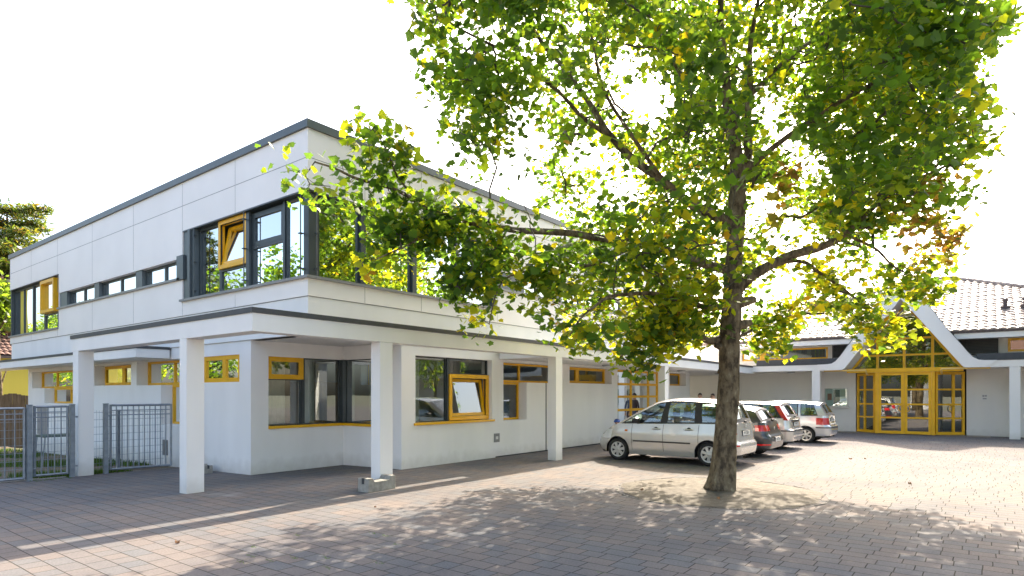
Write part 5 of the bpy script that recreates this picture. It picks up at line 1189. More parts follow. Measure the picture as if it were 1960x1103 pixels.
LEAF = np.array([(0, 0), (0.16, -0.05), (0.40, 0.0), (0.36, 0.19), (0.54, 0.40), (0.35, 0.47), (0.25, 0.66), (0.0, 0.95), (-0.25, 0.66), (-0.35, 0.47), (-0.54, 0.40), (-0.36, 0.19), (-0.40, 0.0), (-0.16, -0.05)])
def leaf_crown(name, cl, m, parent, per=(6, 10), size=(0.13, 0.23), spread=0.24, pal=None, shape=LEAF, seed=3, flat=0.55, droop=0.35, pal2=None, w2=None):
    g = np.random.default_rng(seed)
    cnt = g.integers(per[0], per[1] + 1, len(cl)); idx = np.repeat(np.arange(len(cl)), cnt); N = len(idx)
    c = cl[idx] + np.clip(g.normal(0, 1, (N, 3)), -1.5, 1.5) * spread * np.array([1, 1, 0.75])
    nrm = g.normal(0, 1, (N, 3)); nrm[:, 2] = np.abs(nrm[:, 2]) * 0.8 + flat; nrm /= np.linalg.norm(nrm, axis=1)[:, None]
    t = g.normal(0, 1, (N, 3)); t[:, 2] -= droop; t -= nrm * np.sum(t * nrm, 1)[:, None]; t /= np.linalg.norm(t, axis=1)[:, None]
    b = np.cross(nrm, t); s = g.uniform(size[0], size[1], N) * (0.75 + 0.5 * g.random(len(cl)))[idx]
    K = len(shape); u, v = shape[:, 0], shape[:, 1]
    fold = -0.22 * np.abs(u) - 0.18 * (v - 0.3) ** 2
    fv = g.uniform(0.3, 1.5, N)
    V = c[:, None, :] + s[:, None, None] * (b[:, None, :] * u[None, :, None] + t[:, None, :] * (v - 0.1)[None, :, None] + nrm[:, None, :] * (fold[None, :] * fv[:, None])[:, :, None])
    ctr = c + s[:, None] * t * 0.22
    V = np.concatenate([ctr[:, None, :], V], 1); K1 = K + 1
    me = bpy.data.meshes.new(name); nt = N * K
    me.vertices.add(N * K1); me.vertices.foreach_set('co', V.reshape(-1))
    tri = np.array([(0, 1 + i, 1 + (i + 1) % K) for i in range(K)])
    F = (np.arange(N) * K1)[:, None, None] + tri[None]
    me.loops.add(nt * 3); me.loops.foreach_set('vertex_index', F.reshape(-1).astype(np.int32))
    me.polygons.add(nt); me.polygons.foreach_set('loop_start', np.arange(nt, dtype=np.int32) * 3); me.polygons.foreach_set('loop_total', np.full(nt, 3, np.int32))
    pal = np.array(pal); w_ = pal[:, 3] / pal[:, 3].sum()
    k0 = g.choice(len(pal), len(cl), p=w_); k1 = g.choice(len(pal), N, p=w_); pick = np.where(g.random(N) < 0.7, k0[idx], k1)
    if pal2 is not None:
        p2 = np.array(pal2); q_ = p2[:, 3] / p2[:, 3].sum(); pick2 = g.choice(len(p2), N, p=q_) + len(pal)
        sel_ = (g.random(len(cl)) < w2)[idx] & (g.random(N) < 0.85); pick = np.where(sel_, pick2, pick); pal = np.concatenate([pal, p2])
    C = pal[pick, :3] * g.uniform(0.75, 1.25, (N, 1))
    RGBA = np.ones((N, K1, 4), np.float32); RGBA[:, :, :3] = C[:, None, :]
    me.update(calc_edges=True)
    at = me.attributes.new('leaf_tint', 'FLOAT_COLOR', 'POINT'); at.data.foreach_set('color', RGBA.reshape(-1))
    me.materials.append(m); me.polygons.foreach_set('use_smooth', [True] * nt)
    o = bpy.data.objects.new(name, me); col.objects.link(o); o.parent = parent
    return o

TREE_POS = (11.13, 3.81, 0.0); TREE_RZ = math.atan2(-math.cos(YAW), math.sin(YAW))
pt_ = thing('plane_tree', 'large plane tree with a flaking trunk in a sandy bed, crown over the parked cars', 'tree', TREE_POS, TREE_RZ)
CL = plane_clusters()
mb = MB(); limb_mesh(mb, LIMBS, RAD)
# old pruning stubs and burrs on the trunk
for (z, ang, L, r_) in ((2.95, 0.3, 0.26, 0.075), (2.55, 3.3, 0.2, 0.06), (3.35, 0.1, 0.3, 0.08), (2.1, 2.9, 0.12, 0.05)):
    c = Vector((0.17 + 0.02 * z * 0.5, 0, z)); d_ = Vector((math.cos(ang), math.sin(ang) * 0.6, 0.25))
    mb.tube([c, c + d_ * (0.12 + L * 0.5), c + d_ * (0.12 + L)], [r_ * 1.5, r_ * 1.1, r_ * 0.8], 10)
trunk_o = mb.build('trunk', M['bark'], pt_, local=True, smooth=180)
P_, segs_, cnt_, tr_ = grow(LIMBS, RAD, CL)
mb = MB()
for (k, i, j, l) in segs_:
    rb = lambda q: min(0.03, 0.0042 * math.sqrt(max(1, cnt_[q])))
    mb.tube([P_[k], P_[i], P_[j], P_[l]], [rb(i), rb(i), rb(j), rb(l) * 0.7], 5, False)
mb.build('twigs', M['twig'], pt_, local=True, smooth=180)
PAL = [(0.034, 0.072, 0.015, 6), (0.048, 0.092, 0.015, 6), (0.075, 0.115, 0.014, 4), (0.11, 0.135, 0.013, 1.2), (0.17, 0.15, 0.014, 0.15), (0.026, 0.054, 0.020, 5)]
PAL_Y = [(0.10, 0.130, 0.012, 4), (0.145, 0.16, 0.012, 4), (0.20, 0.18, 0.012, 2.0), (0.17, 0.11, 0.025, 0.3), (0.07, 0.10, 0.014, 3)]
leaf_crown('crown', CL, M['leaf'], pt_, per=(15, 24), size=(0.08, 0.16), spread=0.20, pal=PAL, pal2=PAL_Y, w2=np.clip(0.06 + 0.62 * np.clip((5.4 - CL[:, 2]) / 2.2, 0, 1) * np.where(CL[:, 0] < -1.5, 0.35, 1) + 0.18 * np.clip(CL[:, 1] - 1.0, 0, 2), 0, 0.9))
print('CLUSTERS', len(CL))
BRN = np.array([(0.95 + rng.normal(0, 0.1), -0.4 + rng.normal(0, 0.1), 5.2 + rng.normal(0, 0.2)) for _ in range(9)] + [(3.55 + rng.normal(0, 0.2), -0.2 + rng.normal(0, 0.15), 5.1 + rng.normal(0, 0.42)) for _ in range(40)] + [(3.9 + rng.normal(0, 0.15), -0.2 + rng.normal(0, 0.1), 4.5 + rng.normal(0, 0.2)) for _ in range(14)])
leaf_crown('dry_foliage', BRN, M['leaf'], pt_, per=(6, 9), size=(0.11, 0.17), spread=0.12, pal=[(0.13, 0.085, 0.05, 3), (0.10, 0.10, 0.035, 2), (0.09, 0.11, 0.03, 2)], seed=8)

# ------------------------------------------------------------------ other trees
SMALL = np.array([(0, 0), (0.3, 0.25), (0.35, 0.6), (0, 1.0), (-0.35, 0.6), (-0.3, 0.25)])
NEED = np.array([(0, 0), (0.10, 0.2), (0.11, 0.7), (0, 1.0), (-0.11, 0.7), (-0.10, 0.2)])
def broad_tree(name, label, loc, h, r_, seed, n=420, pal=None, group=None, size=(0.2, 0.36), low=0.25, per=(8, 12), trunk_r=0.16):
    T = thing(name, label, 'tree', loc, 0, group); g = np.random.default_rng(seed); m_ = MB()
    m_.tube([(0, 0, -0.3), (0.03, 0.02, h * 0.3), (-0.05, 0.05, h * 0.55), (0.02, 0, h * 0.8)], [trunk_r * 1.2, trunk_r, trunk_r * 0.7, trunk_r * 0.25], 12)
    cl = []
    for k in range(7):
        t = 2 * math.pi * k / 7 + g.random(); z0 = h * (0.3 + 0.07 * k); m_.tube([(0, 0, z0), (math.cos(t) * r_ * 0.4, math.sin(t) * r_ * 0.4, z0 + h * 0.1), (math.cos(t) * r_ * 0.8, math.sin(t) * r_ * 0.8, z0 + h * 0.16)], [trunk_r * 0.5, trunk_r * 0.3, trunk_r * 0.1], 7)
    bl = [(g.normal(0, r_ * 0.42), g.normal(0, r_ * 0.42), h * (low + (1 - low) * (0.15 + 0.75 * g.random())), r_ * g.uniform(0.28, 0.5)) for _ in range(16)]
    while len(cl) < n:
        b_ = bl[g.integers(len(bl))]; d_ = g.normal(0, 1, 3); d_ /= np.linalg.norm(d_); q = np.array(b_[:3]) + d_ * b_[3] * g.uniform(0.55, 1.05)
        if q[2] < h * low * 0.7 or q[2] > h: continue
        cl.append(q)
    m_.build('trunk', M['bark'], T, local=True, smooth=180)
    leaf_crown('crown', np.array(cl), M['leaf'], T, per=per, size=size, spread=0.32, pal=pal or PAL, shape=SMALL, seed=seed)
    return T
def conifer(name, label, loc, h, r_, seed, group=None, start=0.12, tiers=15, sparse=0.9, pal=None, spread_top=False):
    T = thing(name, label, 'tree', loc, 0, group); g = np.random.default_rng(seed); m_ = MB(); cl = []
    m_.tube([(0, 0, -0.8), (0.05, 0, h * 0.4), (0.0, 0.05, h * 0.75), (0, 0, h * 0.98)], [h * 0.022, h * 0.017, h * 0.01, 0.03], 10)
    for i in range(tiers):
        f_ = i / (tiers - 1); z0 = h * (start + (0.97 - start) * f_); L = r_ * (((1 - f_) ** 0.6) if not spread_top else 0.42 + 0.58 * math.sin(math.pi * min(1, 0.25 + 0.75 * f_))) * g.uniform(0.7, 1.15) + 0.35
        for k in range(5 + (i % 2)):
            t = 2 * math.pi * k / 5.5 + i * 2.4 + g.uniform(-0.3, 0.3); Lk = L * g.uniform(0.6, 1.1)
            pts = [(math.cos(t) * Lk * s_, math.sin(t) * Lk * s_, z0 + Lk * (0.18 * s_ - 0.16 * s_ * s_) + 0.1 * g.normal() * s_) for s_ in (0, 0.3, 0.65, 1.0)]
            m_.tube(pts, [0.05 + 0.01 * Lk, 0.04, 0.025, 0.01], 5)
            for _ in range(int(13 * Lk * sparse)):
                s_ = 0.18 + 0.85 * g.random(); sp = 0.33 * (1.2 - 0.5 * s_) * (0.3 + 0.4 * Lk / r_)
                cl.append((math.cos(t) * Lk * s_ - math.sin(t) * g.normal() * sp * 1.6, math.sin(t) * Lk * s_ + math.cos(t) * g.normal() * sp * 1.6, z0 + Lk * (0.18 * s_ - 0.16 * s_ * s_) + g.normal() * 0.09))
    m_.build('trunk', M['twig'], T, local=True, smooth=180)
    leaf_crown('crown', np.array(cl), M['needle'], T, per=(9, 14), size=(0.22, 0.42), spread=0.16, pal=pal or [(0.05, 0.085, 0.035, 3), (0.075, 0.115, 0.04, 3), (0.12, 0.13, 0.04, 1.2), (0.14, 0.10, 0.04, 0.6)], shape=NEED, seed=seed, flat=0.9, droop=0.1)
    return T
conifer('cedar_tree', 'spreading cedar with open layered branches behind the far left end of the white building', (10.7, 45.5, -0.5), 13.4, 3.9, 5, sparse=1.25, tiers=11, start=0.3, spread_top=True, pal=[(0.06, 0.10, 0.035, 3), (0.085, 0.13, 0.04, 3), (0.14, 0.15, 0.045, 1.6), (0.17, 0.12, 0.045, 0.8)])
broad_tree('garden_tree', 'dark leafy tree in front of the yellow house at the left edge', (8.6, 37.8, -0.45), 8.2, 1.1, 21, low=0.66, trunk_r=0.09, n=150, size=(0.18, 0.3), pal=[(0.035, 0.06, 0.02, 3), (0.05, 0.085, 0.02, 3), (0.07, 0.11, 0.025, 1)])
broad_tree('background_tree', 'small green treetop beyond the ridge at the right edge', (60, -4.6, -0.5), 11.6, 2.6, 31, n=260)
broad_tree('background_tree', 'sunlit green tree behind the glazed passage screen', (31.4, 22, -0.2), 6.5, 2.6, 33, n=300)
broad_tree('background_tree', 'pale green tree top between the chimney and the white building', (46, 17, -0.3), 8.4, 2.6, 35, n=260)
# trees across the yard, mirrored in the upper windows
GR = 'trees across the yard behind the viewer'
LB = 'tree across the yard behind the viewer, seen mirrored in the windows'
rt1 = broad_tree('yard_tree', LB, (-8.5, 37.5, -0.4), 11.6, 4.2, 41, n=560, group=GR)
c_ = copy_tree(rt1); c_.location = (27.6, -5.4, 0); c_.rotation_euler.z = 2.1; c_.scale = (0.55, 0.55, 0.8)
for (x, y, sc) in ((-9.5, 60, 0.95), (-10, 74, 1.05), (-10.5, 92, 1.1)): c_ = copy_tree(rt1); c_.location = (x, y, -0.4); c_.rotation_euler.z = y; c_.scale = (sc, sc, sc)
c_ = copy_tree(rt1); c_.location = (17.5, -11, 0); c_.rotation_euler.z = 1.0; c_.scale = (1.25, 1.25, 1.3)
c_ = copy_tree(rt1); c_.location = (29, -16, 0); c_.rotation_euler.z = 4.0; c_.scale = (1.3, 1.3, 1.25)
c_ = copy_tree(rt1); c_.location = (-14, 6, 0); c_.rotation_euler.z = 3.0; c_.scale = (1.3, 1.3, 1.2)
conifer('spruce_tree', 'dark spruce across the yard, mirrored in the left corner window', (-9.5, 49.5, -0.4), 15.5, 3.2, 45, tiers=18, sparse=0.8)
rh = thing('house', 'pale rendered house across the yard behind the viewer, mirrored in the glass', 'house', (-22, 0, 0))
mb = MB(); wall(0, -22, 0.3, -9, 7, -0.1, 6.0, [(-6, -4.6, 1, 2.4), (-1, 0.4, 1, 2.4), (3, 4.4, 1, 2.4), (-6, -4.6, 3.9, 5.2), (-1, 0.4, 3.9, 5.2), (3, 4.4, 3.9, 5.2)], mb); mb.box(-32, -22.3, -9, 7, 0, 6.0); mb.build('wall', M['stucco'], rh)
mb = MB(); mb.prism([(-9.5, 5.95), (7.5, 5.95), (-1, 10)], 0, -32.4, -21.5); mb.build('roof', M['redtile'], rh)

# ------------------------------------------------------------------ yellow house and timber fence at the left edge
yh = thing('yellow_house', 'yellow rendered house with red tiled roof partly hidden at the left edge', 'house', (8, 46, -0.5))
mb = MB(); wall(1, 46, 0.3, 3, 17, -0.6, 8.4, [(6.2, 7.3, 4.9, 6.3), (9.4, 10.4, 4.9, 6.3)], mb); mb.box(3, 17, 46.31, 56, -0.6, 8.4); mb.build('wall', M['yellow_wall'], yh)
mb = MB(); mb.prism([(45.3, 8.3), (56.7, 8.3), (51, 11.4)], 0, 2.4, 17.6); mb.build('roof', M['redtile'], yh)
for (a, b_) in ((6.2, 7.3), (9.4, 10.4)): window(yh, 1, 46, a, b_, 4.9, 6.3, 0.1, M['white_frame'], M['glass_low'], fw=0.08, bu=((a + b_) / 2,))
an = thing('yellow_annex', 'low yellow annex with red tile lean-to roof behind the timber fence', 'outbuilding', (9, 41, -0.5))
mb = MB(); mb.box(4.5, 14, 41, 45.5, -0.6, 3.9); mb.build('wall', M['yellow_wall'], an)
mb = MB()
for k in range(40):
    x = 4.2 + k * 0.25
    for j in range(12):
        y0, y1_ = 40.5 + j * 0.42, 40.5 + (j + 1) * 0.42 + 0.03; z0, z1_ = 3.75 + j * 0.2, 3.75 + (j + 1) * 0.2
        vs = [];
        for i in range(5):
            h = 0.05 * math.sin(math.pi * i / 4); vs += [(x + 0.0625 * i, y0, z0 + h + 0.04), (x + 0.0625 * i, y1_, z1_ + h)]
        mb.add(vs, [(2 * i, 2 * i + 2, 2 * i + 3, 2 * i + 1) for i in range(4)])
mb.build('roof', M['redtile'], an)
mb = MB(); mb.add([(4.2, 40.5, 3.72), (14.2, 40.5, 3.72), (14.2, 45.6, 6.1), (4.2, 45.6, 6.1), (4.2, 40.5, 3.6), (14.2, 40.5, 3.6), (14.2, 45.6, 5.98), (4.2, 45.6, 5.98)], [(0, 1, 2, 3), (7, 6, 5, 4), (0, 1, 5, 4), (1, 2, 6, 5), (2, 3, 7, 6), (3, 0, 4, 7)]); mb.build('roof_deck', M['tile_dark'], an)
tf = thing('timber_fence', 'grey brown board fence with wavy top behind the left lawn', 'fence', (6, 33.0, -0.45))
mb = MB()
for k in range(110):
    x = -6 + k * 0.15; zt = 1.72 + 0.05 * math.sin(k * 0.9); mb.box(x, x + 0.142, 33.0 + 0.006 * (k % 3), 33.03 + 0.006 * (k % 3), -0.6, zt)
mb.build('boards', M['timber'], tf)
mb = MB(); mb.box(-6, 10.4, 33.05, 33.12, 0.1, 0.2); mb.box(-6, 10.4, 33.05, 33.12, 1.2, 1.3); mb.build('rail', M['timber'], tf)

# ------------------------------------------------------------------ steel fence and gates
def gzl(x, y): return gz(x, y)
FY = 16.25; G0 = -0.115
def steel_post(x, y, h, label):
    T = thing('gate_post', label, 'gate post', (x, y, G0), 0); m_ = MB(); m_.box(x - 0.046, x + 0.046, y - 0.046, y + 0.046, G0 - 0.02, G0 + h); m_.build('post', M['galv'], T, bevel=0.006)
    m_ = MB(); m_.box(x - 0.05, x + 0.05, y - 0.05, y + 0.05, G0 + h + 0.001, G0 + h + 0.012); m_.build('cap', M['galv'], T)
    m_ = MB()
    for z in (0.25, 1.35): m_.tube([(x + 0.06, y - 0.02, G0 + z), (x + 0.1, y - 0.02, G0 + z)], 0.02, 8)
    m_.build('hinge', M['galv'], T)
def bar_leaf(name, x0, x1, y, z0, z1, nb_, label, cat, y1=None):
    """leaf from (x0,y) to (x1,y1) with upright bars"""
    y1 = y if y1 is None else y1
    T = thing(name, label, cat, (x0, y, G0)); d = Vector((x1 - x0, y1 - y, 0)); L = d.length; d.normalize()
    def at(u, z): return (x0 + d.x * u, y + d.y * u, z)
    f_ = MB()
    f_.tube([at(0, z0), at(0, z1)], 0.028, 4); f_.tube([at(L, z0), at(L, z1)], 0.028, 4); f_.tube([at(0.02, z1 - 0.02), at(L - 0.02, z1 - 0.02)], 0.026, 4); f_.tube([at(0.02, z0 + 0.02), at(L - 0.02, z0 + 0.02)], 0.026, 4)
    fr = f_.build('frame', M['galv'], T)
    r_ = MB()
    for z in (z1 - 0.14, z1 - 0.25): r_.tube([at(0.02, z), at(L - 0.02, z)], 0.013, 6)
    r_.build('rail', M['galv'], T)
    for k in range(1, nb_):
        b_ = MB(); u = L * k / nb_; b_.tube([at(u, z0 + 0.03), at(u, z1 - 0.03)], 0.0125, 6, False); b_.build('bar', M['galv'], T, smooth=180)
    return T
steel_post(4.2, FY, 1.62, 'grey steel gate post at the left end of the small gate')
steel_post(4.98, FY, 1.62, 'grey steel gate post close against the left column')
steel_post(5.68, FY + 0.1, 1.63, 'grey steel gate post with open gate to its right')
bar_leaf('gate', 4.29, 4.89, FY, G0 + 0.08, 1.49, 5, 'narrow grey barred gate between two posts left of the column', 'gate')
bar_leaf('gate', 5.78, 7.05, FY + 0.1, G0 + 0.07, 1.50, 11, 'wide grey barred gate right of the column, against the white wall', 'gate', FY - 0.1)
bar_leaf('bar_fence', 0.4, 4.12, FY + 0.02, G0 + 0.04, 1.46, 22, 'grey barred steel fence running out of the left edge', 'fence')
mf = thing('mesh_fence', 'grey wire mesh fence panel on thin posts behind the barred gates', 'fence', (3, 17.0, G0))
mb = MB()
for k in range(9): z = 0.0 + k * 0.175 - 0.1; mb.tube([(0.2, 17.0, z), (7.25, 17.0, z)], 0.0045, 4, False)
for k in range(118): x = 0.25 + k * 0.06; mb.tube([(x, 17.006, -0.12), (x, 17.006, 1.35)], 0.003, 3, False)
mb.build('mesh', M['galv'], mf)
for x in (1.2, 3.7, 6.2):
    mb = MB(); mb.box(x - 0.03, x + 0.03, 17.01, 17.05, -0.3, 1.36); mb.build('post', M['galv'], mf)
gt = thing('garden_table', 'small dark green garden table on thin legs behind the narrow gate', 'table', (5.9, 20.0, -0.2))
mb = MB(); mb.box(5.35, 6.35, 19.6, 20.4, 0.60, 0.65); mb.build('table_top', M['green_paint'], gt, bevel=0.008)
for (x, y, dx) in ((5.42, 19.68, -0.06), (6.28, 19.68, 0.06), (5.42, 20.32, -0.06), (6.28, 20.32, 0.06)):
    mb = MB(); mb.tube([(x, y, 0.6), (x + dx, y, gz(x, y) - 0.02)], 0.016, 6); mb.build('leg', M['galv'], gt)
# lawn grass
g = np.random.default_rng(5); N = 60000
gx, gy = g.uniform(-3, 7.2, N), 16.45 + 14 * g.random(N) ** 1.4
kp = np.array([mnoise.noise(Vector((a * 0.55, b * 0.4, 3.1))) + 0.25 * mnoise.noise(Vector((a * 2, b * 2, 1))) > 0.0 for a, b in zip(gx, gy)]); gx, gy = gx[kp], gy[kp]; N = len(gx)
hh = g.uniform(0.05, 0.15, N); th = g.uniform(0, 6.28, N); ww = g.uniform(0.006, 0.013, N)
zz = np.array([gz(a, b) - 0.01 for a, b in zip(gx, gy)]); V = np.zeros((N, 3, 3)); ln = g.normal(0, 0.035, (N, 2))
V[:, 0] = np.stack([gx - np.cos(th) * ww, gy - np.sin(th) * ww, zz], 1); V[:, 1] = np.stack([gx + np.cos(th) * ww, gy + np.sin(th) * ww, zz], 1); V[:, 2] = np.stack([gx + ln[:, 0], gy + ln[:, 1], zz + hh], 1)
me = bpy.data.meshes.new('grass'); me.from_pydata(V.reshape(-1, 3).tolist(), [], np.arange(N * 3).reshape(-1, 3).tolist()); me.materials.append(M['grass'])
at = me.attributes.new('leaf_tint', 'FLOAT_COLOR', 'POINT'); cc_ = np.ones((N, 3, 4), np.float32); cc_[:, :, :3] = (np.array([0.05, 0.10, 0.018]) * g.uniform(0.6, 1.5, (N, 1)))[:, None]; at.data.foreach_set('color', cc_.reshape(-1))
go = bpy.data.objects.new('grass', me); col.objects.link(go); tag(go, 'patchy short green grass on the strip behind the gates', 'grass', kind='stuff')
# little weeds in the paving joints
g = np.random.default_rng(6); vs = []; fs = []
for (x, y) in [(3.8 + 0.215 * g.integers(-5, 9) + g.normal(0, 0.006), 2.2 + g.uniform(-1.0, 4.6)) for _ in range(34)] + [(4.6 + g.uniform(-0.5, 0.3), 16.1 + g.uniform(-0.1, 0.2)) for _ in range(16)]:
    for _ in range(14):
        t = g.uniform(0, 6.28); l_ = g.uniform(0.012, 0.035); k = len(vs); ox, oy = g.normal(0, 0.012), g.normal(0, 0.035)
        vs += [(x + ox - 0.003, y + oy, gz(x, y)), (x + ox + 0.003, y + oy, gz(x, y)), (x + ox + math.cos(t) * l_, y + oy + math.sin(t) * l_, gz(x, y) + l_ * 0.7)]; fs.append((k, k + 1, k + 2))
me = bpy.data.meshes.new('weeds'); me.from_pydata(vs, [], fs); me.materials.append(M['grass']); at = me.attributes.new('leaf_tint', 'FLOAT_COLOR', 'POINT'); at.data.foreach_set('color', np.tile(np.array([0.06, 0.13, 0.02, 1], np.float32), len(vs)))
wo = bpy.data.objects.new('weeds', me); col.objects.link(wo); tag(wo, 'tiny green weeds growing in the paving joints', 'weeds', kind='stuff')

# ------------------------------------------------------------------ small things in the yard
def kerb_block(loc, rz, s, label, name='concrete_block'):
    m_ = MB(); L, W_, H = 0.68 * s, 0.27 * s, 0.25 * s; u = 0.11 * s
    m_.prism([(-L / 2, 0), (L / 2, 0), (L / 2 - 0.01, H), (L / 2 - u, H), (L / 2 - u - 0.05, H - 0.07 * s), (-L / 2 + u + 0.05, H - 0.07 * s), (-L / 2 + u, H), (-L / 2 + 0.01, H)], 1, -W_ / 2, W_ / 2)
    o = m_.build(name, M['concrete'], bevel=0.012)
    # notch drawn by dark boxes in the raised ends, its shade as colour
    bm = bmesh.new(); bm.from_mesh(o.data); bm.to_mesh(o.data); bm.free()
    n_ = MB()
    for sx in (-1, 1): n_.box(sx * (L / 2 - u) , sx * (L / 2 + 0.003), -0.028 * s, 0.028 * s, H - 0.10 * s, H + 0.004)
    q = n_.build('notch_shade', M['int_dark'], o, local=True)
    o.location = loc; o.rotation_euler = (0, 0, rz); tag(o, label, 'concrete block'); return o
kerb_block((7.42, 8.80, 0.0), R(4), 1.0, 'large weathered concrete block with raised ends at the foot of the middle column')
kerb_block((7.02, 14.35, -0.07), R(80), 0.72, 'small concrete block in the shade against the white wall near the wide gate')
g = np.random.default_rng(9)
LF = [((3.35, 7.5), 'brown curled leaf on the sunny paving at the left'), ((18.6, 2.9), 'reddish dry leaf lying alone on the bright paving before the entrance'), ((18.9, 2.6), 'small brown leaf beside the reddish leaf on the bright paving'), ((6.25, 7.45), 'tiny dry leaf on the sunlit paving below the large concrete block'),
      ((10.2, 4.9), 'dry leaf on the sand left of the trunk'), ((10.1, 3.5), 'dry leaf on the sand in front of the trunk'), ((14.2, 1.2), 'dry leaf on bright paving at the right edge of the tree shade')]
for i, ((x, y), lb) in enumerate(LF):
    k = len(LEAF); s = (0.06, 0.09, 0.05, 0.035, 0.06, 0.06, 0.06)[i]; t = g.uniform(0, 6.28); vs = [(x, y, 0.03 + (0.02 if 8 < x < 12 and 2 < y < 6 else 0))]
    for (u, v) in LEAF:
        vs.append((x + s * (u * math.cos(t) - (v - 0.4) * math.sin(t)), y + s * (u * math.sin(t) + (v - 0.4) * math.cos(t)), vs[0][2] - 0.018 + 0.03 * abs(u) + 0.02 * math.sin(5 * v + i)))
    m_ = MB(); m_.add(vs, [(0, 1 + j, 1 + (j + 1) % k) for j in range(k)]); o = m_.build('fallen_leaf', M['deadleaf']); sol = o.modifiers.new('thickness', 'SOLIDIFY'); sol.thickness = 0.004
    tag(o, lb, 'leaf')

# ------------------------------------------------------------------ people
def skin_body(name, joints, edges, parent, paint, lvl=2):
    """joints {name: (x,y,z,r)}; one skinned surface; paint(center) -> material index"""
    names = list(joints); me = bpy.data.meshes.new(name); me.from_pydata([joints[k][:3] for k in names], [(names.index(a), names.index(b)) for a, b in edges], [])
    o = bpy.data.objects.new(name, me); col.objects.link(o)
    sk = o.modifiers.new('skin', 'SKIN'); sk.use_smooth_shade = True; sb = o.modifiers.new('sub', 'SUBSURF'); sb.levels = lvl; sb.render_levels = lvl
    for k, v in zip(names, me.skin_vertices[0].data): r_ = joints[k][3]; v.radius = (r_, joints[k][4] if len(joints[k]) > 4 else r_); v.use_root = (k == 'pelvis')
    dg = bpy.context.evaluated_depsgraph_get(); m2 = bpy.data.meshes.new_from_object(o.evaluated_get(dg)); bpy.data.objects.remove(o)
    mats, fn = paint; m2.materials.clear()
    for q in mats: m2.materials.append(q)
    for p in m2.polygons: p.material_index = fn(p.center); p.use_smooth = True
    b_ = bpy.data.objects.new(name, m2); col.objects.link(b_); b_.parent = parent; return b_
def fingers(J, Eg, side, wrist, hand, s):
    h = Vector(hand); d = (h - Vector(wrist)).normalized()
    perp = Vector((0, 1, 0)) if abs(d.y) < 0.8 else Vector((1, 0, 0))
    for i, L in enumerate((0.07, 0.08, 0.075, 0.06)):
        a = h + perp * (0.024 * (i - 1.5)) * s; b_ = a + d * L * 0.55 * s; c = b_ + (d * 0.6 + Vector((0, 0, -0.5))).normalized() * L * 0.5 * s
        J[f'{side}f{i}a'] = (*b_, 0.009 * s); J[f'{side}f{i}b'] = (*c, 0.008 * s); Eg += [(f'{side}hand', f'{side}f{i}a'), (f'{side}f{i}a', f'{side}f{i}b')]
def head_bits(T, c, s, hairmat, look=(1, 0)):
    """face features and hair round a head centre c, looking along +x in local space"""
    m_ = MB()
    for sy in (1, -1): m_.lathe([(0, 0.088 * s), (0.011 * s, 0.084 * s), (0.012 * s, 0.07 * s)], (c[0], c[1] + sy * 0.034 * s, c[2] + 0.005 * s), ax=0, sides=8)
    m_.build('eyes', M['ink'], T, local=True)
    m_ = MB(); m_.box(c[0] + 0.07 * s, c[0] + 0.09 * s, c[1] - 0.025 * s, c[1] + 0.025 * s, c[2] - 0.065 * s, c[2] - 0.056 * s); m_.build('mouth', M['paper_red'], T, local=True)
    for sy in (1, -1):
        m_ = MB(); m_.lathe([(0, 0.008 * s), (0.03 * s, 0.004 * s), (0.026 * s, -0.008 * s)], (c[0] - 0.01 * s, c[1] + sy * 0.083 * s, c[2]), ax=1, sides=10); m_.build('ear', M['skin'], T, local=True, smooth=180)
    if hairmat:
        m_ = MB(); vs = []; nu, nv = 16, 9
        for j in range(nv):
            ph = math.pi * 0.62 * j / (nv - 1)
            for i in range(nu):
                t = 2 * math.pi * i / nu; back = 1.0 if math.cos(t) < 0.25 else 0.62
                p_ = ph * back; rr = 0.1 * s * (1 + 0.05 * math.sin(7 * t + j)); vs.append((c[0] - 0.012 * s + rr * 1.02 * math.sin(p_) * math.cos(t), c[1] + rr * 0.88 * math.sin(p_) * math.sin(t), c[2] + 0.012 * s + rr * 1.18 * math.cos(p_)))
        m_.add(vs, [(j * nu + i, j * nu + (i + 1) % nu, (j + 1) * nu + (i + 1) % nu, (j + 1) * nu + i) for j in range(nv - 1) for i in range(nu)]); m_.build('hair', hairmat, T, local=True, smooth=180)
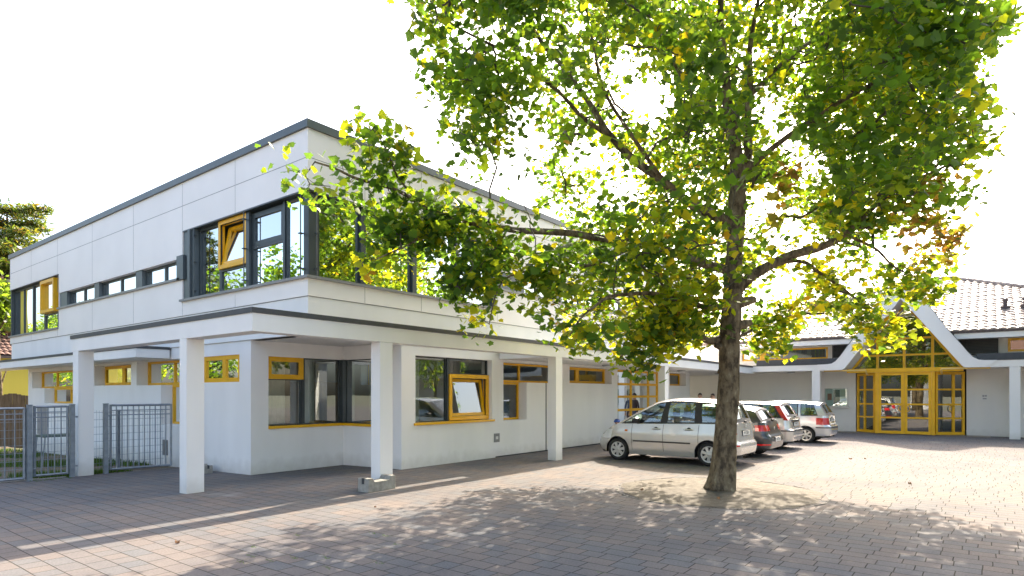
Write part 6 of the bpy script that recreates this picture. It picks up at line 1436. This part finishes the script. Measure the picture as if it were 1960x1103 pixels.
def adult(loc, rz, shirt, trouser, label, h=1.72):
    T = thing('person', label, 'person', loc, rz); s = h / 1.72
    J = {'pelvis': (0, 0, 0.93, 0.125, 0.15), 'waist': (0, 0, 1.08, 0.11, 0.14), 'chest': (0.0, 0, 1.27, 0.115, 0.16), 'collar': (-0.01, 0, 1.41, 0.075, 0.1), 'neck': (0.0, 0, 1.48, 0.052), 'jaw': (0.03, 0, 1.555, 0.06), 'head': (0.005, 0, 1.62, 0.088), 'crown': (-0.01, 0, 1.665, 0.062), 'nose': (0.098, 0, 1.595, 0.011)}
    Eg = [('pelvis', 'waist'), ('waist', 'chest'), ('chest', 'collar'), ('collar', 'neck'), ('neck', 'jaw'), ('jaw', 'head'), ('head', 'crown'), ('jaw', 'nose')]
    for sd, sg in (('l', 1), ('r', -1)):
        J.update({sd + 'sho': (0, 0.17 * sg, 1.38, 0.06), sd + 'elb': (-0.02, 0.24 * sg, 1.12, 0.043), sd + 'wri': (0.07, 0.23 * sg, 0.88, 0.03), sd + 'hand': (0.09, 0.23 * sg, 0.81, 0.032), sd + 'hip': (0, 0.09 * sg, 0.87, 0.09), sd + 'kne': (0.02, 0.1 * sg, 0.48, 0.06), sd + 'ank': (0, 0.1 * sg, 0.09, 0.045), sd + 'toe': (0.15, 0.11 * sg, 0.035, 0.035)})
        Eg += [('collar', sd + 'sho'), (sd + 'sho', sd + 'elb'), (sd + 'elb', sd + 'wri'), (sd + 'wri', sd + 'hand'), ('pelvis', sd + 'hip'), (sd + 'hip', sd + 'kne'), (sd + 'kne', sd + 'ank'), (sd + 'ank', sd + 'toe')]
        fingers(J, Eg, sd, J[sd + 'wri'][:3], J[sd + 'hand'][:3], 1.0)
        J[sd + 'thm'] = (0.13, 0.2 * sg, 0.80, 0.011); Eg.append((sd + 'hand', sd + 'thm'))
    if s != 1: J = {k: tuple(c * s for c in v) for k, v in J.items()}
    def fn(c):
        z, y = c.z / s, abs(c.y) / s
        if z > 1.44: return 0
        if y > 0.185 and z < 0.91: return 0
        if z < 0.1: return 3
        return 2 if (z < 0.98 and y < 0.19) else 1
    skin_body('body', J, Eg, T, ([M['skin'], shirt, trouser, M['trim']], fn)); head_bits(T, (0.01 * s, 0, 1.615 * s), s, M['hair'])
    return T
adult((25.35, 9.55, 0), R(200), M['dark_cloth'], M['blue_cloth'], 'person in a dark jacket standing behind the silver people carrier, nearer the wall', 1.76)
adult((25.75, 9.15, 0), R(150), M['blue_cloth'], M['dark_cloth'], 'person in blue standing behind the silver people carrier, nearer the tree trunk', 1.74)
# child on a small red bicycle between the wall and the car
CH = (18.45, 9.75, 0); chd = thing('person', 'child in blue helmet and green shirt riding beside the wall', 'person', CH, R(188))
J = {'pelvis': (-0.08, 0, 0.40, 0.08, 0.10), 'waist': (-0.04, 0, 0.49, 0.08, 0.095), 'chest': (0.02, 0, 0.60, 0.08, 0.10), 'collar': (0.05, 0, 0.675, 0.055, 0.07), 'neck': (0.06, 0, 0.71, 0.036), 'jaw': (0.085, 0, 0.755, 0.05), 'head': (0.07, 0, 0.805, 0.075), 'crown': (0.06, 0, 0.845, 0.055), 'nose': (0.15, 0, 0.785, 0.009)}
Eg = [('pelvis', 'waist'), ('waist', 'chest'), ('chest', 'collar'), ('collar', 'neck'), ('neck', 'jaw'), ('jaw', 'head'), ('head', 'crown'), ('jaw', 'nose')]
for sd, sg in (('l', 1), ('r', -1)):
    J.update({sd + 'sho': (0.05, 0.115 * sg, 0.65, 0.04), sd + 'elb': (0.14, 0.19 * sg, 0.56, 0.03), sd + 'wri': (0.24, 0.18 * sg, 0.53, 0.021), sd + 'hand': (0.275, 0.175 * sg, 0.535, 0.022), sd + 'hip': (-0.06, 0.07 * sg, 0.39, 0.058), sd + 'kne': (0.12, 0.12 * sg, 0.33, 0.043), sd + 'ank': (0.06, 0.12 * sg, 0.09, 0.03), sd + 'toe': (0.15, 0.125 * sg, 0.03, 0.026)})
    Eg += [('collar', sd + 'sho'), (sd + 'sho', sd + 'elb'), (sd + 'elb', sd + 'wri'), (sd + 'wri', sd + 'hand'), ('pelvis', sd + 'hip'), (sd + 'hip', sd + 'kne'), (sd + 'kne', sd + 'ank'), (sd + 'ank', sd + 'toe')]
    for i in range(4):
        a = (0.285 + 0.012, 0.175 * sg + 0.015 * (i - 1.5), 0.55 - 0.003 * i); b_ = (0.315, 0.175 * sg + 0.015 * (i - 1.5), 0.538); J[f'{sd}f{i}a'] = (*a, 0.007); J[f'{sd}f{i}b'] = (*b_, 0.006); Eg += [(sd + 'hand', f'{sd}f{i}a'), (f'{sd}f{i}a', f'{sd}f{i}b')]
    J[sd + 'thm'] = (0.285, 0.14 * sg, 0.52, 0.007); Eg.append((sd + 'hand', sd + 'thm'))
def fnc(c):
    if c.z > 0.695 or (c.x > 0.2 and c.z > 0.4): return 0
    if c.z < 0.075: return 3
    return 1 if c.z > 0.44 else 2
skin_body('body', J, Eg, chd, ([M['skin'], M['green_cloth'], M['blue_cloth'], M['trim']], fnc)); head_bits(chd, (0.075, 0, 0.80), 0.86, None)
m_ = MB(); vs = []; nu, nv = 20, 9
for j in range(nv):
    ph = math.pi * 0.56 * j / (nv - 1)
    for i in range(nu):
        t = 2 * math.pi * i / nu; vs.append((0.06 + 0.128 * math.sin(ph) * math.cos(t), 0.108 * math.sin(ph) * math.sin(t), 0.82 + 0.095 * math.cos(ph) + 0.012 * math.sin(ph) * abs(math.cos(t))))
m_.add(vs, [(j * nu + i, j * nu + (i + 1) % nu, (j + 1) * nu + (i + 1) % nu, (j + 1) * nu + i) for j in range(nv - 1) for i in range(nu)]); hm = m_.build('helmet', M['helmet'], chd, local=True, smooth=180)
m_ = MB()
for y in (-0.045, 0.0, 0.045): m_.box(-0.02, 0.13, y - 0.009, y + 0.009, 0.905, 0.919 - abs(y) * 0.12)
m_.build('helmet_vent', M['trim'], hm, local=True)
bk = thing('bicycle', 'small red bicycle under the child in the blue helmet', 'bicycle', CH, R(188))
for x in (-0.22, 0.36):
    w_ = MB(); w_.lathe([(0.125, -0.018), (0.15, -0.02), (0.158, 0), (0.15, 0.02), (0.125, 0.018), (0.125, -0.018)], (x, 0, 0.158), ax=1, sides=24); q = w_.build('wheel', M['tyre'], bk, local=True, smooth=50)
    w_ = MB(); w_.lathe([(0.02, -0.02), (0.02, 0.02)], (x, 0, 0.158), ax=1, sides=10); w_.lathe([(0.112, -0.01), (0.126, -0.01), (0.126, 0.01), (0.112, 0.01), (0.112, -0.01)], (x, 0, 0.158), ax=1, sides=24)
    for k in range(8): t = math.pi * k / 4; w_.tube([(x, 0, 0.158), (x + 0.115 * math.cos(t), 0, 0.158 + 0.115 * math.sin(t))], 0.0025, 4, False)
    w_.build('rim', M['red'], q, local=True)
m_ = MB(); m_.tube([(-0.22, 0.03, 0.158), (-0.08, 0.02, 0.30), (-0.08, -0.02, 0.30), (-0.22, -0.03, 0.158)], 0.011, 6); m_.tube([(-0.09, 0, 0.28), (0.08, 0, 0.17), (0.27, 0, 0.38)], 0.015, 8); m_.tube([(-0.09, 0, 0.30), (0.27, 0, 0.41)], 0.013, 8); m_.tube([(0.36, 0.03, 0.158), (0.3, 0.025, 0.34), (0.3, -0.025, 0.34), (0.36, -0.03, 0.158)], 0.01, 6); m_.build('frame', M['red'], bk, local=True, smooth=60)
m_ = MB(); m_.tube([(0.29, 0, 0.34), (0.26, 0, 0.5), (0.29, 0.1, 0.535), (0.3, 0.22, 0.53)], 0.011, 6); m_.tube([(0.26, 0, 0.5), (0.29, -0.1, 0.535), (0.3, -0.22, 0.53)], 0.011, 6); m_.build('handlebar', M['alu'], bk, local=True, smooth=60)
m_ = MB(); m_.prism([(-0.2, -0.07), (-0.2, 0.07), (-0.1, 0.05), (0.02, 0.02), (0.02, -0.02), (-0.1, -0.05)], 2, 0.31, 0.345); m_.build('saddle', M['trim'], bk, local=True, bevel=0.01)
